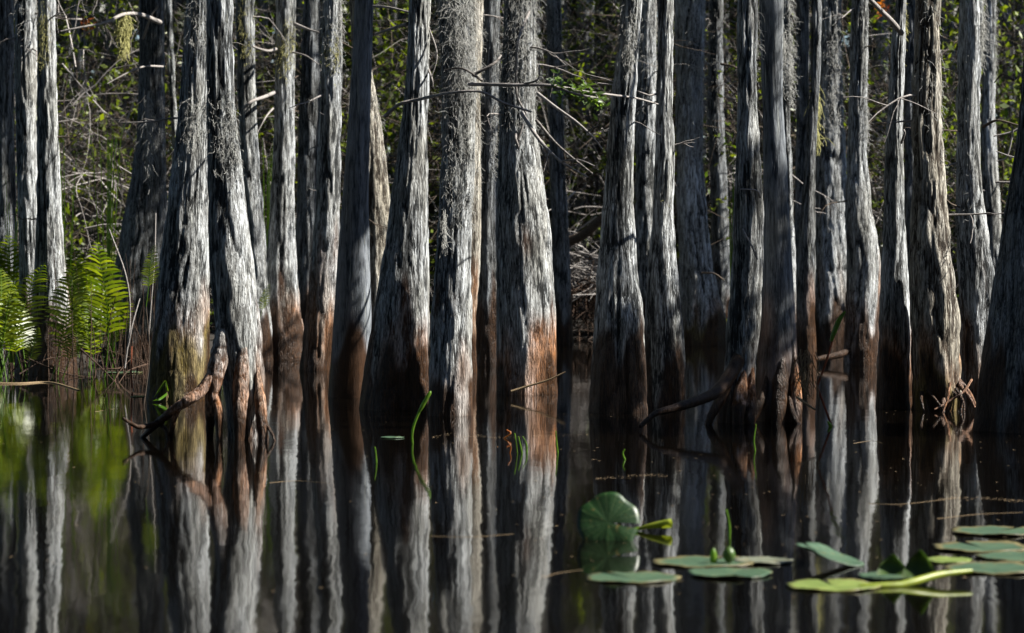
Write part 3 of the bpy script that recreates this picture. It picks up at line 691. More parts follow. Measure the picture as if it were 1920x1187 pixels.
dead_branch("thin upright bowed twig before the thick orange footed trunk", [([(992,22,18.7),(972,75,18.5),(966,130,18.5),(968,180,18.6),(985,215,18.7)], .009, .006)])
dead_branch("forked grey branch poking out at the right edge of the picture", [([(1925,232,20),(1895,246,20),(1862,256,20)], .012, .006), ([(1900,244,20),(1890,290,20),(1868,300,20)], .007, .004), ([(1925,298,20),(1895,292,20),(1866,280,20)], .008, .004), ([(1915,340,20),(1895,343,20),(1866,342,20)], .012, .008)])
dead_branch("dark log leaning on the brush heap in the gap between the trunks", [([(1035,478,28.3),(1065,455,28.2),(1095,438,28.1),(1130,410,28)], .055, .04), ([(1065,455,28.2),(1060,430,28.1),(1050,418,28)], .02, .01)], "leaning_log", M_twigdark)
dead_branch("thin stick resting in the water against the orange footed trunk", [([(958,734,18.3),(990,724,18.3),(1030,712,18.3),(1060,698,18.3)], .009, .005)], "stick", M_straw)
# ------------------------------------------------------------------ thicket on the far bank
def shrub_proto(seed, h, stems, leaves, leafmat, twig, label, name, lsize=.035, extra=None):
    r = np.random.default_rng(seed); mb = MB(); tips = []
    for q in range(stems):
        a = r.random() * 6.28
        branching(mb, np.array([r.normal(0, .12), r.normal(0, .12), -.05]), np.array([math.cos(a) * .55, math.sin(a) * .55, 1]), h * r.uniform(.45, .75), r.uniform(.010, .019), 3, r, tips, 5, .04, 0, .75, 4)
    root = thing(name, label, "shrub", (0, 0, -50), "shrubs of the thicket on the far bank")
    T = np.array(tips)
    def child(nm, me):
        o = bpy.data.objects.new(nm, me); col.objects.link(o); o.parent = root; return o
    child("branches", mb.mesh("branches", twig))
    if leaves:
        lb2 = MB(); leaf_cloud(lb2, T, leaves, lsize, r); child("foliage", lb2.mesh("foliage", leafmat))
    if extra:
        lb3 = MB(); leaf_cloud(lb3, T[r.integers(0, len(T), 4)], extra, .03, r); child("blossom", lb3.mesh("blossom", M_leafor))
    return root
L_bare = "bare tangled grey twigged shrub in the dark thicket behind the trunks"
L_leaf = "shrub with sparse bright green leaves in the dark thicket behind the trunks"
L_or = "shrub with a few orange leaves among green ones in the thicket behind the trunks"
PRO = [shrub_proto(1, 4.2, 4, 60, M_leaf, M_twig, L_bare, "bare_shrub"), shrub_proto(2, 3.6, 4, 40, M_leaf, M_twig, L_bare, "bare_shrub"),
       shrub_proto(3, 4.6, 4, 90, M_leaf, M_twigdark, L_bare, "bare_shrub"),
       shrub_proto(4, 4.0, 3, 1000, M_leaf, M_twigdark, L_leaf, "leafy_shrub"), shrub_proto(5, 3.0, 4, 1300, M_leaf, M_twigdark, L_leaf, "leafy_shrub", .045),
       shrub_proto(6, 4.2, 3, 900, M_leaf, M_twigdark, L_or, "leafy_shrub", .04, 120)]
spots = []
r = np.random.default_rng(21)
def shrub(kind, x, d, sc=1.0):
    o = PRO[kind]; X = (x - 960) / F * d; z = float(bank_z(np.array([X]), np.array([d]))[0])
    loc = (X, d, max(z, -.05))
    if kind in used: copy_tree(o, loc, r.random() * 6.28, sc)
    else: o.location = loc; o.rotation_euler = (0, 0, r.random() * 6.28); o.scale = (sc,) * 3; used.add(kind)
used = set()
# left bank behind the ferns, then the whole far bank
for kind, x, d in [(3,-60,26.4),(4,-70,25.4),(0,20,29),(5,60,29.6),(2,110,29.8),(1,150,30.4),(3,225,30.2),(4,190,29.4),(5,130,30.8),(0,200,31),(2,-40,28.5),(1,30,30)]: shrub(kind, x, d, .85)
for i, x in enumerate(np.linspace(-160, 2080, 30)): shrub([0, 2, 3, 1, 5, 0, 4, 2, 1][i % 9], x + r.uniform(-25, 25), r.uniform(31.0, 33.2), r.uniform(.9, 1.15))
for kind, x, d in [(5,1080,30.8),(3,1120,31.5),(0,1060,30.4),(1,1100,30.6),(2,720,30.5),(5,735,31.2),(3,1370,31),(5,1368,30.6),(3,1490,31),(5,1900,29.5),(3,1905,30),(4,1885,30.2),(0,1660,30.5),(2,1780,30.5),(5,1560,31.2),(3,1640,31),(0,500,30),(1,490,29.6),(3,495,31)]: shrub(kind, x, d)

# slim far trunks in the thicket
fm = MB(); r2 = np.random.default_rng(31)
def far_trunk(seed):
    q = np.random.default_rng(seed); z = np.linspace(-.3, 7, 60); n = 26
    th = np.arange(n)[None] / n + 0 * z[:, None]; Z = z[:, None] + 0 * th
    cr = np.abs(2 * vnoise(q, 12, th + .03 * Z, Z * 2 + 2) - 1) ** .7
    R = .075 + .07 * np.exp(-np.maximum(z, 0) / .5); rad = R[:, None] * (1 + .16 * (cr - .5) + .2 * (vnoise(q, 4, th, Z + 1) - .5))
    ax = .06 * np.sin(z * .8 + q.random() * 6) + .03 * z * q.normal(); ay = .05 * np.sin(z * .6 + 2)
    P = np.stack([ax[:, None] + rad * np.cos(6.2832 * th), ay[:, None] + rad * np.sin(6.2832 * th), Z], -1)
    mb = MB(); i = np.arange(59)[:, None] * n; j = np.arange(n)[None]; j2 = (j + 1) % n
    mb.add(P, np.stack([i + j, i + j2, i + n + j2, i + n + j], -1).reshape(-1, 4))
    mb.att = dict(crack=cr.ravel(), stain=.4 * sstep(1.2 - Z).ravel(), algae=0 * cr.ravel(), wet=0 * cr.ravel())
    me = mb.mesh("trunk", [M_barkdarkshade, M_bark][seed % 2]); root = thing("slim_tree", "slim far tree trunk standing in the dark thicket behind the cypresses", "tree", (0, 0, -50), "slim trunks in the far thicket")
    o = bpy.data.objects.new("trunk", me); col.objects.link(o); o.parent = root
    return root
FT = [far_trunk(s) for s in (1, 2, 3)]
for i, (x, d) in enumerate([(1088,33),(1128,34),(1062,36),(1012,34),(725,35),(745,33),(155,31),(205,33),(120,35),(488,34),(500,36),(582,33),(1365,35),(1483,33),(1508,36),(1655,34),(1580,36),(1640,32),(1785,34),(1772,36),(1885,34),(1910,36),(1110,38),(235,37),(1700,37),(850,36),(1215,36),(1300,38),(-80,33),(2000,33),(450,38)]):
    loc = ((x - 960) / F * d, d, 0); sc = r2.uniform(.7, 1.35)
    if i < 3: FT[i].location = loc; FT[i].scale = (sc, sc, 1)
    else:
        o = copy_tree(FT[i % 3], loc, r2.random() * 6.28); o.scale = (sc, sc, 1)

# the deep wood behind, one mass nobody could count: leaves, twigs and canopy
mb = MB(); r = np.random.default_rng(8)
n = 42000
def mass(n, x0, x1, y0, y1, z0, z1, size, mi):
    P = np.stack([r.uniform(x0, x1, n), r.uniform(y0, y1, n), z0 + (z1 - z0) * r.random(n)], -1)
    keep = vclump(P) ; P = P[keep]; leaf_cloud_at(mb, P, size, r, mi)
def vclump(P):
    g = np.sin(P[:, 0] * 2.1 + np.sin(P[:, 2] * 1.7)) * np.sin(P[:, 2] * 2.6 + P[:, 1]) + .5 * np.sin(P[:, 0] * 5.3 + P[:, 1] * 3.1 + P[:, 2] * 4)
    return g > r.uniform(-1.2, .6, len(P))
def leaf_cloud_at(mb, P, size, r, mi):
    n = len(P); a = r.normal(0, 1, (n, 3)); a /= np.linalg.norm(a, axis=1)[:, None]
    b = np.cross(a, r.normal(0, 1, (n, 3))); b /= np.linalg.norm(b, axis=1)[:, None]
    s = size * r.uniform(.5, 1.3, (n, 1)); w = s * .5
    V = np.stack([P - a * s, P + b * w, P + a * s, P - b * w], 1); mb.add(V, np.arange(4 * n).reshape(-1, 4), mi)
mass(12000, -11, 11, 34, 37, -.1, 5.2, .05, 0)
mass(20000, -10, 10, 29.7, 33.2, -.2, 1.35, .055, 0)  # near-black low leaf layer added to put shade into the gaps
mass(30000, -13, 13, 36, 41, -.1, 6.5, .09, 0)
mass(34000, -16, 16, 41, 46, -.2, 8, .20, 0)
mass(26000, -19, 19, 46, 52, -.3, 11, .42, 0)
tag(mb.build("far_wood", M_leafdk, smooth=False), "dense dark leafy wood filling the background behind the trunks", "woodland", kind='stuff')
mb = MB()
for _ in range(700):
    p = np.array([r.uniform(-10, 10), r.uniform(31, 37), 4.8 * r.random() ** .6]); tips = []
    branching(mb, p, r.normal(0, 1, 3) + [0, 0, .1], r.uniform(.4, 1.5), r.uniform(.005, .012), 1, r, tips, 4, .05)
for _ in range(150):
    d = r.uniform(25, 29.5); p = np.array([(r.uniform(-60, 235) - 960) / F * d, d, r.uniform(0, 3.4)]); tips = []
    branching(mb, p, r.normal(0, 1, 3) + [0, 0, .1], r.uniform(.3, 1.0), r.uniform(.004, .009), 1, r, tips, 4, .05)
tag(mb.build("twig_tangle", M_twig), "tangle of dead grey twigs and vines running all through the thicket", "twigs", kind='stuff')

# added unseen leaf masses overhead and round the viewpoint, placed to block sky light
mb = MB(); r = np.random.default_rng(12)
mass(26000, -16, 3.0, 8, 34, 8.2, 11, .28, 0)
mass(56000, -14, 19, 29.2, 40, 7.5, 10, .17, 0)
mass(9000, -22, -8, -6, 36, .2, 12, .36, 0)
tag(mb.build("sky_block_canopy", M_leafdk, smooth=False), "unseen leaf mass above and left of the trunks, added to block sky light", "canopy", kind='stuff')
mb = MB()
mass(26000, -30, 34, -20, -8, .1, 11, .50, 0)
mass(16000, -18, 24, -9, 4.5, 8.5, 12, .38, 0)
mass(6000, -18, 0, 4.5, 9.5, 8.5, 12, .38, 0)
mass(14000, 12.5, 20, -8, 34, .1, 6.3, .34, 0)
tag(mb.build("sky_block_leaves", M_leafdk, smooth=False), "unseen leaf mass behind and beside the viewpoint, added to block sky light", "woodland", kind='stuff')

mb = MB()
mass(6500, -8, 9, 30.0, 33.0, 1.6, 4.8, .048, 0)
mass(2600, -5.8, -3.4, 26.5, 30, .9, 3.7, .040, 0)
mass(1800, 4.0, 5.6, 27.5, 30, 1.6, 3.7, .045, 0)
mass(1500, -1.7, -1.0, 29, 30.5, 1.8, 3.7, .045, 0)
tag(mb.build("undergrowth", M_leaf, smooth=False), "patches of sunlit yellow green leaves scattered through the thicket", "undergrowth", kind='stuff')

# brush heap in the gap
mb = MB(); r = np.random.default_rng(19)
c = px(1082, 515, 29.2)
for _ in range(240):
    p = c + np.array([r.normal(0, .28), r.normal(0, .3), 0]); p[2] = .42 + abs(r.normal(.0, .30))
    dd = r.normal(0, 1, 3); dd[2] *= .45; l = r.uniform(.2, .6); dd /= np.linalg.norm(dd)
    limb(mb, wobble([p - dd * l / 2, p, p + dd * l / 2], .03, r), r.uniform(.004, .011), .003, 4, 0, 3)
for _ in range(260):
    p = c + np.array([r.normal(0, .34), r.normal(-.25, .22), 0]); p[2] = r.uniform(.0, .5)
    dd = r.normal(0, 1, 3); l = r.uniform(.15, .5); dd /= np.linalg.norm(dd)
    limb(mb, wobble([p - dd * l / 2, p, p + dd * l / 2], .03, r), r.uniform(.004, .009), .003, 4, 1, 3)
tag(mb.build("brush_heap", [M_twig, M_stalk]), "heap of dead grey brush on the bank in the gap between the trunks", "brush heap")

# ------------------------------------------------------------------ ferns
def frond_mesh(seed, L, fertile=False):
    r = np.random.default_rng(seed); mb = MB(); n = 21
    t = np.linspace(0, 1, 40); bend = r.uniform(.25, .55)
    rx = L * (.16 * t + bend * .42 * t ** 2.2); rz = L * (t - .30 * bend * t ** 2.6)
    P = np.stack([rx, .02 * np.sin(t * 5) * L, rz], -1); tube(mb, P, np.linspace(.0045, .0012, 40), 4, 0)
    for i in range(n):
        u = .30 + .69 * i / n
        p = np.array([np.interp(u, t, P[:, a]) for a in range(3)]); q = np.array([np.interp(u + .01, t, P[:, a]) for a in range(3)]); tg = (q - p) / np.linalg.norm(q - p)
        w = math.sin(min(1, (1 - u) / .62 + .0) * math.pi / 2) ** .9 * (.55 + .45 * min(1, (u - .25) / .15))
        l = .17 * L / .95 * w + .012
        for s in (-1, 1):
            side = np.array([0, s, 0.]) + r.normal(0, .06, 3); dirv = side + tg * .42; dirv /= np.linalg.norm(dirv)
            nm = np.cross(dirv, tg); hw = max(.005, .0100 * L / .95 * min(1, w + .3))
            wd = tg - dirv * tg.dot(dirv); wd /= np.linalg.norm(wd)
            c0, c1, c2, c3 = p, p + dirv * l * .35 + [0, 0, .006], p + dirv * l * .72 + [0, 0, -.002], p + dirv * l + [0, 0, -.018 * L]
            V = np.array([c0 - wd * hw * .5, c0 + wd * hw * .5, c1 - wd * hw, c1 + wd * hw, c2 - wd * hw * .75, c2 + wd * hw * .75, c3])
            b = mb.n; mb.add(V, np.array([[0, 1, 3, 2], [2, 3, 5, 4]]), 1); mb.add(np.zeros((0, 3)), np.zeros((0, 4), int), 1)
            mb.f.append(np.array([[4, 5, 6]]) + b); mb.m.append(np.array([1])); mb.s_ = 0
    return mb.mesh("frond", [M_grass, M_fern])
def _fix(): pass
FR = [frond_mesh(60 + i, L) for i, L in enumerate((.75, .95, 1.1, 1.25))]
def fern(x, y, d, n, label, rots=None, tilt=.25, sc=1.0, pick=None, seed=0):
    sc = sc * .9
    r = np.random.default_rng(abs(int(x * 3 + d)) + seed); p = px(x, y, d)
    if y >= 620: p[2] = 0.0
    t = thing("fern", label, "fern", p, "ferns at the foot of the left trunks")
    for i in range(n):
        o = link("frond", FR[pick[i] if pick else r.integers(0, 4)], t, loc=(r.normal(0, .03), r.normal(0, .03), 0))
        o.rotation_euler = (r.normal(0, .12), tilt * r.uniform(.2, 1.2), (rots[i] if rots else (1.57 if i % 3 == 0 else -1.57) + r.uniform(-.75, .75))); s = sc * r.uniform(.85, 1.15); o.scale = (s, s, s)
    return t
fern(-2, 690, 20.4, 5, "bushy yellow green fern at the very left edge of the picture", sc=1.12)
fern(48, 700, 20.9, 3, "bright fern in front of the left one of the paired trunks", sc=.72)
fern(100, 690, 20.7, 3, "fern leaning across the right one of the paired trunks", sc=.85)
fern(176, 690, 20.7, 4, "tall fern with upright fronds just right of the paired trunks", sc=1.02, tilt=.06)
fern(200, 680, 23.4, 5, "dark green fern in front of the dark flared trunk", sc=.95)
fern(140, 660, 23.4, 8, "shaded fern behind the paired trunks, toward the thicket", sc=1.1)
fern(190, 650, 24.4, 7, "farthest shaded fern, between the thicket and the dark flared trunk", sc=1.1)
fern(-40, 690, 21.5, 5, "fern partly outside the left edge, behind the bushy yellow green one", sc=1.1)
fern(20, 680, 22.3, 4, "fern behind the left one of the paired trunks", sc=1.1)
for x, y, d, sc, lean, lab in ((274, 575, 17.6, .56, .10, "single bright fern frond against the dark flared trunk"), (486, 602, 21.0, .40, -.05, "small bright fern tip peeking out right of the front trunk")):
    t = thing("fern", lab, "fern", px(x, y, d), "ferns at the foot of the left trunks")
    o = link("frond", FR[0], t, loc=(0, 0, 0)); o.rotation_euler = (lean, .05, -1.57 + .75); o.scale = (sc,) * 3
    mb = MB(); b0 = px(x, y, d); limb(mb, [b0, b0 + [.02, .0, -b0[2] * .5], b0 + [-.02, 0, -b0[2] - .05]], .0028, .004, 5); mb.build("stalk", M_twigdark, t)

def blades(name, label, cat, spec, mat, group=None, w=.006):
    """spec: list of photo polylines (x, y, distance); flat tapering blades with a fold"""
    mb = MB()
    for pts in spec:
        L = smooth_line([px(*p) for p in pts], 7); n = len(L); ww = w * np.sin(np.linspace(.35, 1, n) * np.pi) + .0008
        tg = np.gradient(L, axis=0); tg /= np.linalg.norm(tg, axis=1)[:, None]
        side = np.cross(tg, [0, 1.0, .2]); side /= np.linalg.norm(side, axis=1)[:, None]
        V = np.stack([L - side * ww[:, None], L + np.array([0, ww.mean() * .6, 0]), L + side * ww[:, None]], 1)
        i = np.arange(n - 1)[:, None] * 3 + np.array([[0, 1]]); mb.add(V, np.stack([i, i + 1, i + 4, i + 3], -1).reshape(-1, 4))
    return tag(mb.build(name, mat), label, cat, group)
r = np.random.default_rng(6)
def tuft(x, d, ytop, n, spread):
    s = []
    for _ in range(n):
        x1 = x + r.normal(0, spread); s.append([(x + r.normal(0, 5), 680, d), (x + (x1 - x) * .3, 540, d), (x + (x1 - x) * .7, ytop + 90 + r.uniform(0, 60), d), (x1, ytop + r.uniform(0, 130), d)])
    return s
blades("tall_grass", "tall green grass blades rising between the paired trunks and dark flared trunk", "grass tuft", tuft(202, 22.2, 180, 9, 30), M_grass, w=.003)
blades("tall_grass", "tall thin grass blades standing left of the paired trunks", "grass tuft", tuft(20, 22.0, 300, 9, 26), M_grass, w=.003)
blades("tall_grass", "grass blades just right of the paired trunks", "grass tuft", tuft(125, 22.0, 220, 7, 16), M_grass, w=.003)
blades("tall_grass", "green grass blades in the slot left of the slender sunlit trunk", "grass tuft", tuft(500, 25.5, 220, 8, 9), M_grass, w=.004)
blades("tall_grass", "thin yellow grass blade left of the long rooted trunk", "grass tuft", tuft(1371, 27.0, 260, 4, 5), M_grass, w=.006)

mb = MB()
for _ in range(110):
    x = r.uniform(-30, 330) if r.random() < .8 else r.uniform(180, 330); d = r.uniform(20.3, 23.5); y1 = r.uniform(470, 660)
    a = px(x, 690, d); a[2] = -.05; b2 = px(x + r.normal(0, 18), y1, d); limb(mb, wobble([a, (a + b2) / 2, b2], .018, r), .0045, .002, 4, 0, 3)
for _ in range(18):
    x = r.uniform(-30, 300); d = r.uniform(20.4, 21.6); p = px(x, 690, d); p[2] = r.uniform(0, .12); dd = r.normal(0, .14, 3); dd[2] *= .4
    limb(mb, wobble([p - dd, p, p + dd], .02, r), .006, .003, 4, 0, 3)
tag(mb.build("dead_stalks", M_stalk), "brown dead stems standing in the water under the ferns", "stems", kind='stuff')
for pts, lab in (([(205,430,19.8),(237,520,19.6),(244,600,19.6),(234,690,19.6)], "thin bare stalk bending before the dark flared trunk, left one"), ([(292,400,19.3),(290,480,19.2),(284,560,19.2),(278,640,19.2)], "thin bare stalk before the dark flared trunk, right one beside the wide mossy trunk"), ([(262,560,19.5),(248,610,19.4),(240,650,19.4)], "short forked bare stalk before the dark flared trunk")):
    mb = MB(); limb(mb, [px(*p) for p in pts], .004, .006, 5); tag(mb.build("bare_stalk", M_twig), lab, "stalk")
mb = MB(); limb(mb, [px(247,650,19.3), px(246,700,19.2), px(248,728,19.2)], .005, .006, 5); tag(mb.build("red_stalk", M_redstem), "dark red stalk standing in the water left of the wide mossy trunk", "stalk")

# ------------------------------------------------------------------ things in the water
def on_water(x, y, z=0.0):
    d = dist_of(y); p = px(x, y, d); p[2] = z; return p

def stem_curve(name, label, pts, r0, r1, mat, cat="shoot"):
    mb = MB(); limb(mb, [px(*p) for p in pts], r0, r1, 7); return tag(mb.build(name, mat), label, cat)
# curved green shoot, centre
d = dist_of(832)
t = thing("water_shoot", "curved bright green shoot rising from the water before the leaning trunk", "shoot", on_water(774, 832))
mb = MB(); limb(mb, [px(774,836,d), px(773,815,d), px(777,795,d), px(788,768,d), px(800,748,d), px(806,738,d)], .005, .008, 8); mb.build("stem", M_grass, t)
mb = MB(); tube(mb, smooth_line([px(786,772,d-.01), px(796,754,d-.012), px(806,737,d-.012), px(808,735,d-.01)], 5), [.006, .008, .009, .010, .010, .010, .010, .010, .009, .009, .008, .007, .006, .005, .004, .003][:16], 8); mb.build("rolled_leaf", M_grass, t)
d = dist_of(790)
t = thing("water_shoot", "green blade on a red stem slanting up beside the fork rooted front trunks", "shoot", on_water(1534, 792))
mb = MB(); limb(mb, [px(1532,724,15.6), px(1545,690,15.6), px(1556,655,15.6), px(1562,635,15.6)], .006, .005, 6); limb(mb, [px(1532,724,15.6), px(1545,760,15.6), px(1560,800,15.6)], .006, .006, 6); mb.build("stem", M_redstem, t)
L = smooth_line([px(1558,640,15.6), px(1566,618,15.6), px(1575,598,15.6), px(1585,584,15.6)], 6); mb = MB(); tube(mb, L, .013 * np.sin(np.linspace(.15, .97, len(L)) * np.pi) ** .6 + .001, 7); mb.build("rolled_leaf", M_grass, t)
L = smooth_line([px(1552,790,15.55), px(1558,800,15.55), px(1562,812,15.55)], 5); mb = MB(); tube(mb, L, [.004, .006, .008, .010, .010, .010, .009, .008, .006, .004, .003][:len(L)], 7); mb.build("bud", M_grass, t)

SPR = [([(932,838),(938,848),(934,856)], "small orange bent sprig left in the sprig row before the orange footed trunk", M_leafor), ([(945,822),(958,812),(950,806)], "small orange chevron sprig highest in the sprig row before the orange footed trunk", M_leafor),
       ([(956,850),(958,838),(952,828)], "orange upright sprig below the chevron sprig before the orange footed trunk", M_leafor), ([(970,850),(968,832),(965,812)], "yellow green upright sprig, left of three before the orange footed trunk", M_grass),
       ([(979,850),(976,835),(972,818)], "yellow green upright sprig, middle of three before the orange footed trunk", M_grass), ([(988,848),(987,832),(980,818)], "yellow green upright sprig, right of three before the orange footed trunk", M_grass),
       ([(1046,850),(1044,830),(1042,808)], "thin yellow sprig standing right of the orange footed trunk's reflection", M_grass), ([(1172,862),(1168,850),(1172,842)], "tiny green bent sprig before the wide dark based trunk", M_grass),
       ([(706,868),(705,852),(703,838)], "tiny dim green sprig on the water before the smooth dark trunk", M_grass), ([(1416,845),(1414,825),(1418,795)], "thin olive sprig between the two fork rooted front trunks", M_grass),
       ([(1368,1010),(1368,985),(1362,955)], "thin green sprig standing behind the pads with buds", M_grass)]
for pts, lab, mat in SPR:
    d = dist_of(pts[0][1]); mb = MB(); L = smooth_line([px(x, y, d) for x, y in pts], 5); tube(mb, L, np.linspace(.0042, .0025, len(L)), 5); tag(mb.build("sprig", mat), lab, "sprig")

# bent reed leaves beside the mossy base
blades("reed", "green reed leaf folded over the water left of the wide mossy trunk", "reed", [[(316,770,18.0),(314,735,17.9),(311,714,17.9)], [(311,714,17.9),(300,730,17.9),(288,746,17.9)], [(314,738,17.9),(300,748,17.8),(286,752,17.8)]], M_grass, w=.007)
# floating straws and stems
def floater(name, label, pts, r0, mat, cat):
    q = np.random.default_rng(int(pts[1][0])); mb = MB(); L = smooth_line([on_water(x + q.normal(0, 6), y + q.normal(0, 2.2), .0) for x, y in pts], 8); tube(mb, L, np.linspace(r0, r0 * .6, len(L)), 6); return tag(mb.build(name, mat), label, cat)
floater("floating_straw", "pale straw stalk floating at the left edge below the ferns", [(-20,722),(40,718),(100,720),(150,729)], .012, M_straw, "straw")
mb = MB(); limb(mb, [px(1495,745,15.2), px(1510,756,15.1), px(1528,768,15.0)], .007, .005, 6); tag(mb.build("straw_stub", M_straw), "pale straw stub slanting beside the dark blue front trunk", "straw")
mb = MB(); r = np.random.default_rng(14)
c = px(1512, 690, 15.5)
for _ in range(45):
    p = c + np.array([r.normal(0, .03), r.normal(0, .04), r.uniform(-.10, .10)]); dd = np.array([r.normal(0, .3), r.normal(0, .3), -1]); l = r.uniform(.05, .14)
    limb(mb, wobble([p, p + dd * l * .5, p + dd * l], .01, r), .003, .0015, 4, 0, 3)
tag(mb.build("root_tuft", M_straw), "tuft of reddish rootlets hanging on the end of the sideways root", "roots")
FL = [([(498,905),(560,901),(622,904)], "faint stem floating across the slender trunk's reflection"), ([(800,1006),(880,1004),(962,1000)], "pale stem floating across the centre trunk's reflection"), ([(1005,1082),(1050,1074),(1095,1070)], "olive stem floating left of the flat lily pad"), ([(1622,948),(1700,944),(1800,936)], "pale stem floating across the shaggy trunk's reflection"), ([(1750,970),(1830,966),(1915,962)], "pale stem floating near the right edge above the pads"), ([(1600,832),(1625,828),(1652,832)], "short pale stem floating at the elbow trunk's reflection"), ([(180,768),(205,765),(232,763)], "short yellow straw floating left of the arching roots")]
for pts, lab in FL: floater("drifting_straw", lab, pts, .0012, M_straw, "stem")["group"] = "stems floating on the dark water"

def pad(x, y, w, label, mat, tilt=(0, 0), rot=0.0, lift=0.0, curl=.12, name="lily_pad", cat="lily pad", seed=0):
    """round floating leaf with a notch, wavy rim and real thickness; origin at its centre"""
    d = dist_of(y); R = w / F * d / 2; r = np.random.default_rng(abs(seed + int(x) + int(y))); nr, na = 9, 56
    a = np.linspace(.10, 2 * np.pi - .10, na)[None]; q = np.linspace(0, 1, nr)[:, None]
    wav = 1 + .035 * np.sin(5 * a + r.random() * 6) + .02 * np.sin(9 * a + r.random() * 6); rr = R * q * wav
    z = R * (.6 * curl * q ** 3 * (.35 + .65 * np.sin(a * 1.5 + r.random() * 6) ** 2) + .012 * q * np.sin(6 * a + r.random() * 6) + .006 * np.cos(20 * a) * q) + .004
    def sheet(dz): return np.stack([rr * np.cos(a), rr * np.sin(a) * 1.0, z + dz + 0 * a], -1).reshape(-1, 3)
    mb = MB(); i = np.arange(nr - 1)[:, None] * na + np.arange(na - 1)[None]; n = nr * na
    f = np.stack([i, i + na, i + na + 1, i + 1], -1).reshape(-1, 4)
    e1 = np.concatenate([np.arange(na) + (nr - 1) * na]); e = np.stack([e1[:-1], e1[:-1] + n, e1[1:] + n, e1[1:]], -1)
    mb.add(np.vstack([sheet(.0), sheet(-.0025)]), np.vstack([f, f[:, ::-1] + n, e]))
    p = on_water(x, y, lift); me = mb.mesh(name, mat); o = bpy.data.objects.new(name, me); col.objects.link(o)
    o.location = p; o.rotation_euler = (tilt[0], tilt[1], rot); return tag(o, label, cat, "lily pads floating at lower right")
pad(1185,1085,176,"flat pale green lily pad, leftmost of the floating pads", M_pad, rot=2.2, curl=.03)
pad(1318,1056,190,"large dull green lily pad behind the buds", M_pad, rot=1.0, curl=.04)
pad(1368,1078,155,"bright lily pad with a raised wavy edge, in front of the buds", M_pad, rot=-1.2, curl=.10)
pad(1432,1054,110,"small lily pad with a pale grey curled rim, right of the buds", M_padgrey, rot=.4, curl=.10)
pad(1556,1058,130,"lily pad tipped up toward the right with a curling edge", M_pad, tilt=(.12, -.28), rot=2.5, lift=.02, curl=.22)
pad(1562,1100,180,"yellow green lily pad, frontmost of the floating pads, before the curled leaf edge", M_padyel, rot=1.7, curl=.04)
pad(1668,1082,120,"shaded lily pad beneath the two pointed leaf tips", M_pad, rot=.2, curl=.06)
pad(1775,1052,95,"narrow yellow lily pad above the curled yellow leaf edge", M_padyel, rot=3.0, curl=.04)
pad(1868,998,170,"distant lily pad at the right edge, highest of the right hand cluster", M_pad, rot=.9, curl=.06)
pad(1842,1028,190,"wide dull lily pad in the middle of the right hand cluster", M_pad, rot=1.9, curl=.05)
pad(1915,1046,170,"lily pad cut by the right edge behind the small red bud", M_pad, rot=-.6, curl=.05)
pad(1862,1068,190,"nearest lily pad of the right hand cluster, next to the small red bud", M_pad, rot=2.8, curl=.05)
pad(735,821,44,"tiny round leaf floating left of the curved green shoot", M_pad, rot=1.2, curl=.03, name="small_pad")["group"] = "tiny leaves floating far out"
pad(262,744,34,"tiny leaf floating before the dark flared trunk", M_padyel, rot=2.2, curl=.03, name="small_pad")["group"] = "tiny leaves floating far out"
pad(232,699,70,"floating leaf at the foot of the dark flared trunk", M_pad, rot=.4, curl=.04, name="small_pad")["group"] = "tiny leaves floating far out"
# upright leaf standing on edge, seen from behind
o = pad(1140,1012,118,"big dark green lily leaf standing on its edge out of the water", M_padshade, tilt=(math.radians(70), .08, ), rot=-.15, lift=.055, curl=-.22, name="lily_leaf")
o['group'] = "leaves standing out of the water"
# rolled bright leaf beside it
d = dist_of(996)
t = thing("rolled_lily_leaf", "bright yellow green rolled leaf pointing right, beside the upright dark leaf", "lily leaf", on_water(1180, 996), "leaves standing out of the water")
mb = MB(); limb(mb, [px(1165,998,d), px(1185,994,d), px(1205,990,d)], .006, .007, 7); mb.build("stem", M_grass, t)
L = smooth_line([px(1196,991,d), px(1215,987,d-.01), px(1240,983,d-.02), px(1259,981,d-.03)], 6); mb = MB(); tube(mb, L, np.linspace(.004, .017, len(L)) * np.r_[np.ones(len(L) - 1), .8], 10); mb.build("leaf_roll", M_yelleaf, t)
def tip_leaf(x, y0, y1, w, label, mat, lean):
    d = dist_of(y0 + 8); mb = MB(); b = px(x, y0, d); b[2] = max(b[2], -.02); h = (y0 - y1) / F * d; W = w / F * d / 2; n = 8; V = []
    for i in range(n + 1):
        u = i / n; ww = W * (1 - u) ** .75 * (1 + .25 * math.sin(u * 3)); V += [b + [-ww + lean * h * u, .02 * math.sin(u * 2), h * u], b + [lean * h * u, .02 * math.sin(u * 2) + .012, h * u], b + [ww + lean * h * u, .02 * math.sin(u * 2) - .01, h * u]]
    V = np.array(V); i = np.arange(n)[:, None] * 3 + np.array([[0, 1]]); f = np.stack([i, i + 1, i + 4, i + 3], -1).reshape(-1, 4)
    V2 = V + [0, .003, 0]; mb.add(np.vstack([V, V2]), np.vstack([f, f[:, ::-1] + len(V)])); return tag(mb.build("leaf_tip", mat), label, "lily leaf", "leaves standing out of the water")
tip_leaf(1672, 1078, 1040, 56, "pointed green leaf tip standing up, left of two above the curled leaf edge", M_tipleaf, .1)
tip_leaf(1722, 1084, 1032, 62, "taller pointed green leaf tip standing up, right of two above the curled leaf edge", M_tipleaf, .1)
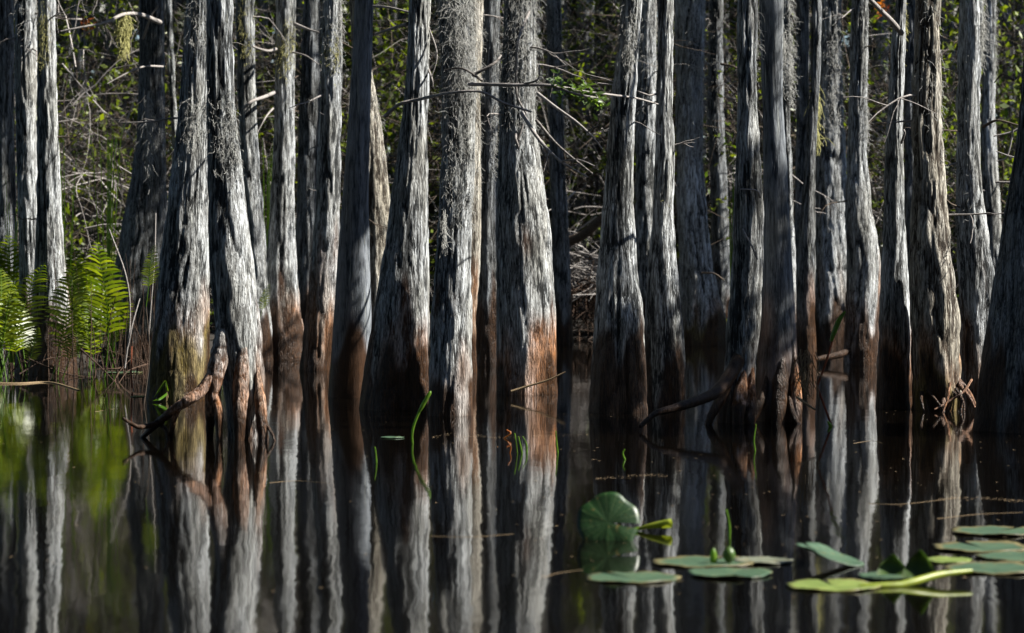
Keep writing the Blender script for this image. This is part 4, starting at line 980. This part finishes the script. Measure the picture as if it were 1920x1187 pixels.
# curled yellow leaf edge
d = 8.55
mb = MB(); L = smooth_line([px(1612,1104,8.46), px(1660,1103,8.47), px(1710,1092,8.5), px(1760,1078,8.55), px(1822,1070,8.6)], 9); L[:, 2] = np.maximum(L[:, 2], .004)
tube(mb, L, .011 * np.sin(np.linspace(.08, .95, len(L)) * np.pi) ** .5 + .001, 9); tag(mb.build("curled_leaf", M_yelleaf), "long curled yellow leaf edge slanting up to the right", "lily leaf", "leaves standing out of the water")
# buds
def bud(x, y, w, h, label, mat):
    d = dist_of(1058); t = thing("lily_bud", label, "bud", px(x, y + h, d) * [1, 1, 0], "buds among the lily pads")
    b = px(x, y + h, d); tp = px(x, y, d); L = np.linspace(b, tp, 9); W = w / F * d / 2; mb = MB(); tube(mb, L, W * np.sin(np.linspace(.12, .97, 9) * np.pi) ** .6, 10); mb.build("bud", mat, t)
    mb = MB(); b0 = b.copy(); b0[2] = -.03; limb(mb, [b0 + [.01, 0, 0], (b0 + b) / 2, b], .005, .006, 6); mb.build("stem", M_grass, t)
bud(1338, 1028, 14, 34, "slim green lily bud standing left among the pads", M_grass); bud(1367, 1025, 24, 28, "round green lily bud, right one among the pads", M_tipleaf)
d = dist_of(1066); mb = MB(); tube(mb, np.linspace(px(1896,1074,d), px(1918,1070,d), 8), .009 * np.sin(np.linspace(.1, .95, 8) * np.pi) ** .6 + .0008, 9); m_, t_, b_ = new_mat("red_bud"); b_.inputs["Base Color"].default_value = (.42, .05, .03, 1); b_.inputs["Roughness"].default_value = .5
tag(mb.build("red_bud", m_), "small red bud lying on the pads at the right edge", "bud")
# specks and duckweed
mb = MB(); r = np.random.default_rng(3)
for _ in range(520):
    y = 440 + 5600 / r.uniform(8.2, 20); x = r.uniform(-20, 1940) if r.random() < .4 else r.uniform(1000, 1940)
    p = on_water(x, y, .002); s = r.uniform(.002, .007); a = r.random() * 6.28; n = 6; th = np.arange(n) * 6.283 / n + a
    mb.add(np.stack([p[0] + s * np.cos(th), p[1] + s * r.uniform(.5, 1) * np.sin(th), 0 * th + p[2] + .001], -1), np.arange(6)[None])
for q in range(4):
    y0 = 440 + 5600 / r.uniform(9.5, 15.5); x0 = r.uniform(200, 1900); L = r.uniform(60, 260); n = int(L * .9)
    for u in r.random(n):
        p = on_water(x0 + u * L, y0 + r.normal(0, 1.6) + 3 * math.sin(u * 5 + q), .002); s = r.uniform(.0012, .0035); th = np.arange(6) * 1.0472 + r.random()
        mb.add(np.stack([p[0] + s * np.cos(th), p[1] + s * np.sin(th) * 1.5, 0 * th + p[2] + .001], -1), np.arange(6)[None])
tag(mb.build("floating_specks", M_straw), "tiny specks and bits of leaf drifting on the dark water", "specks", kind='stuff')
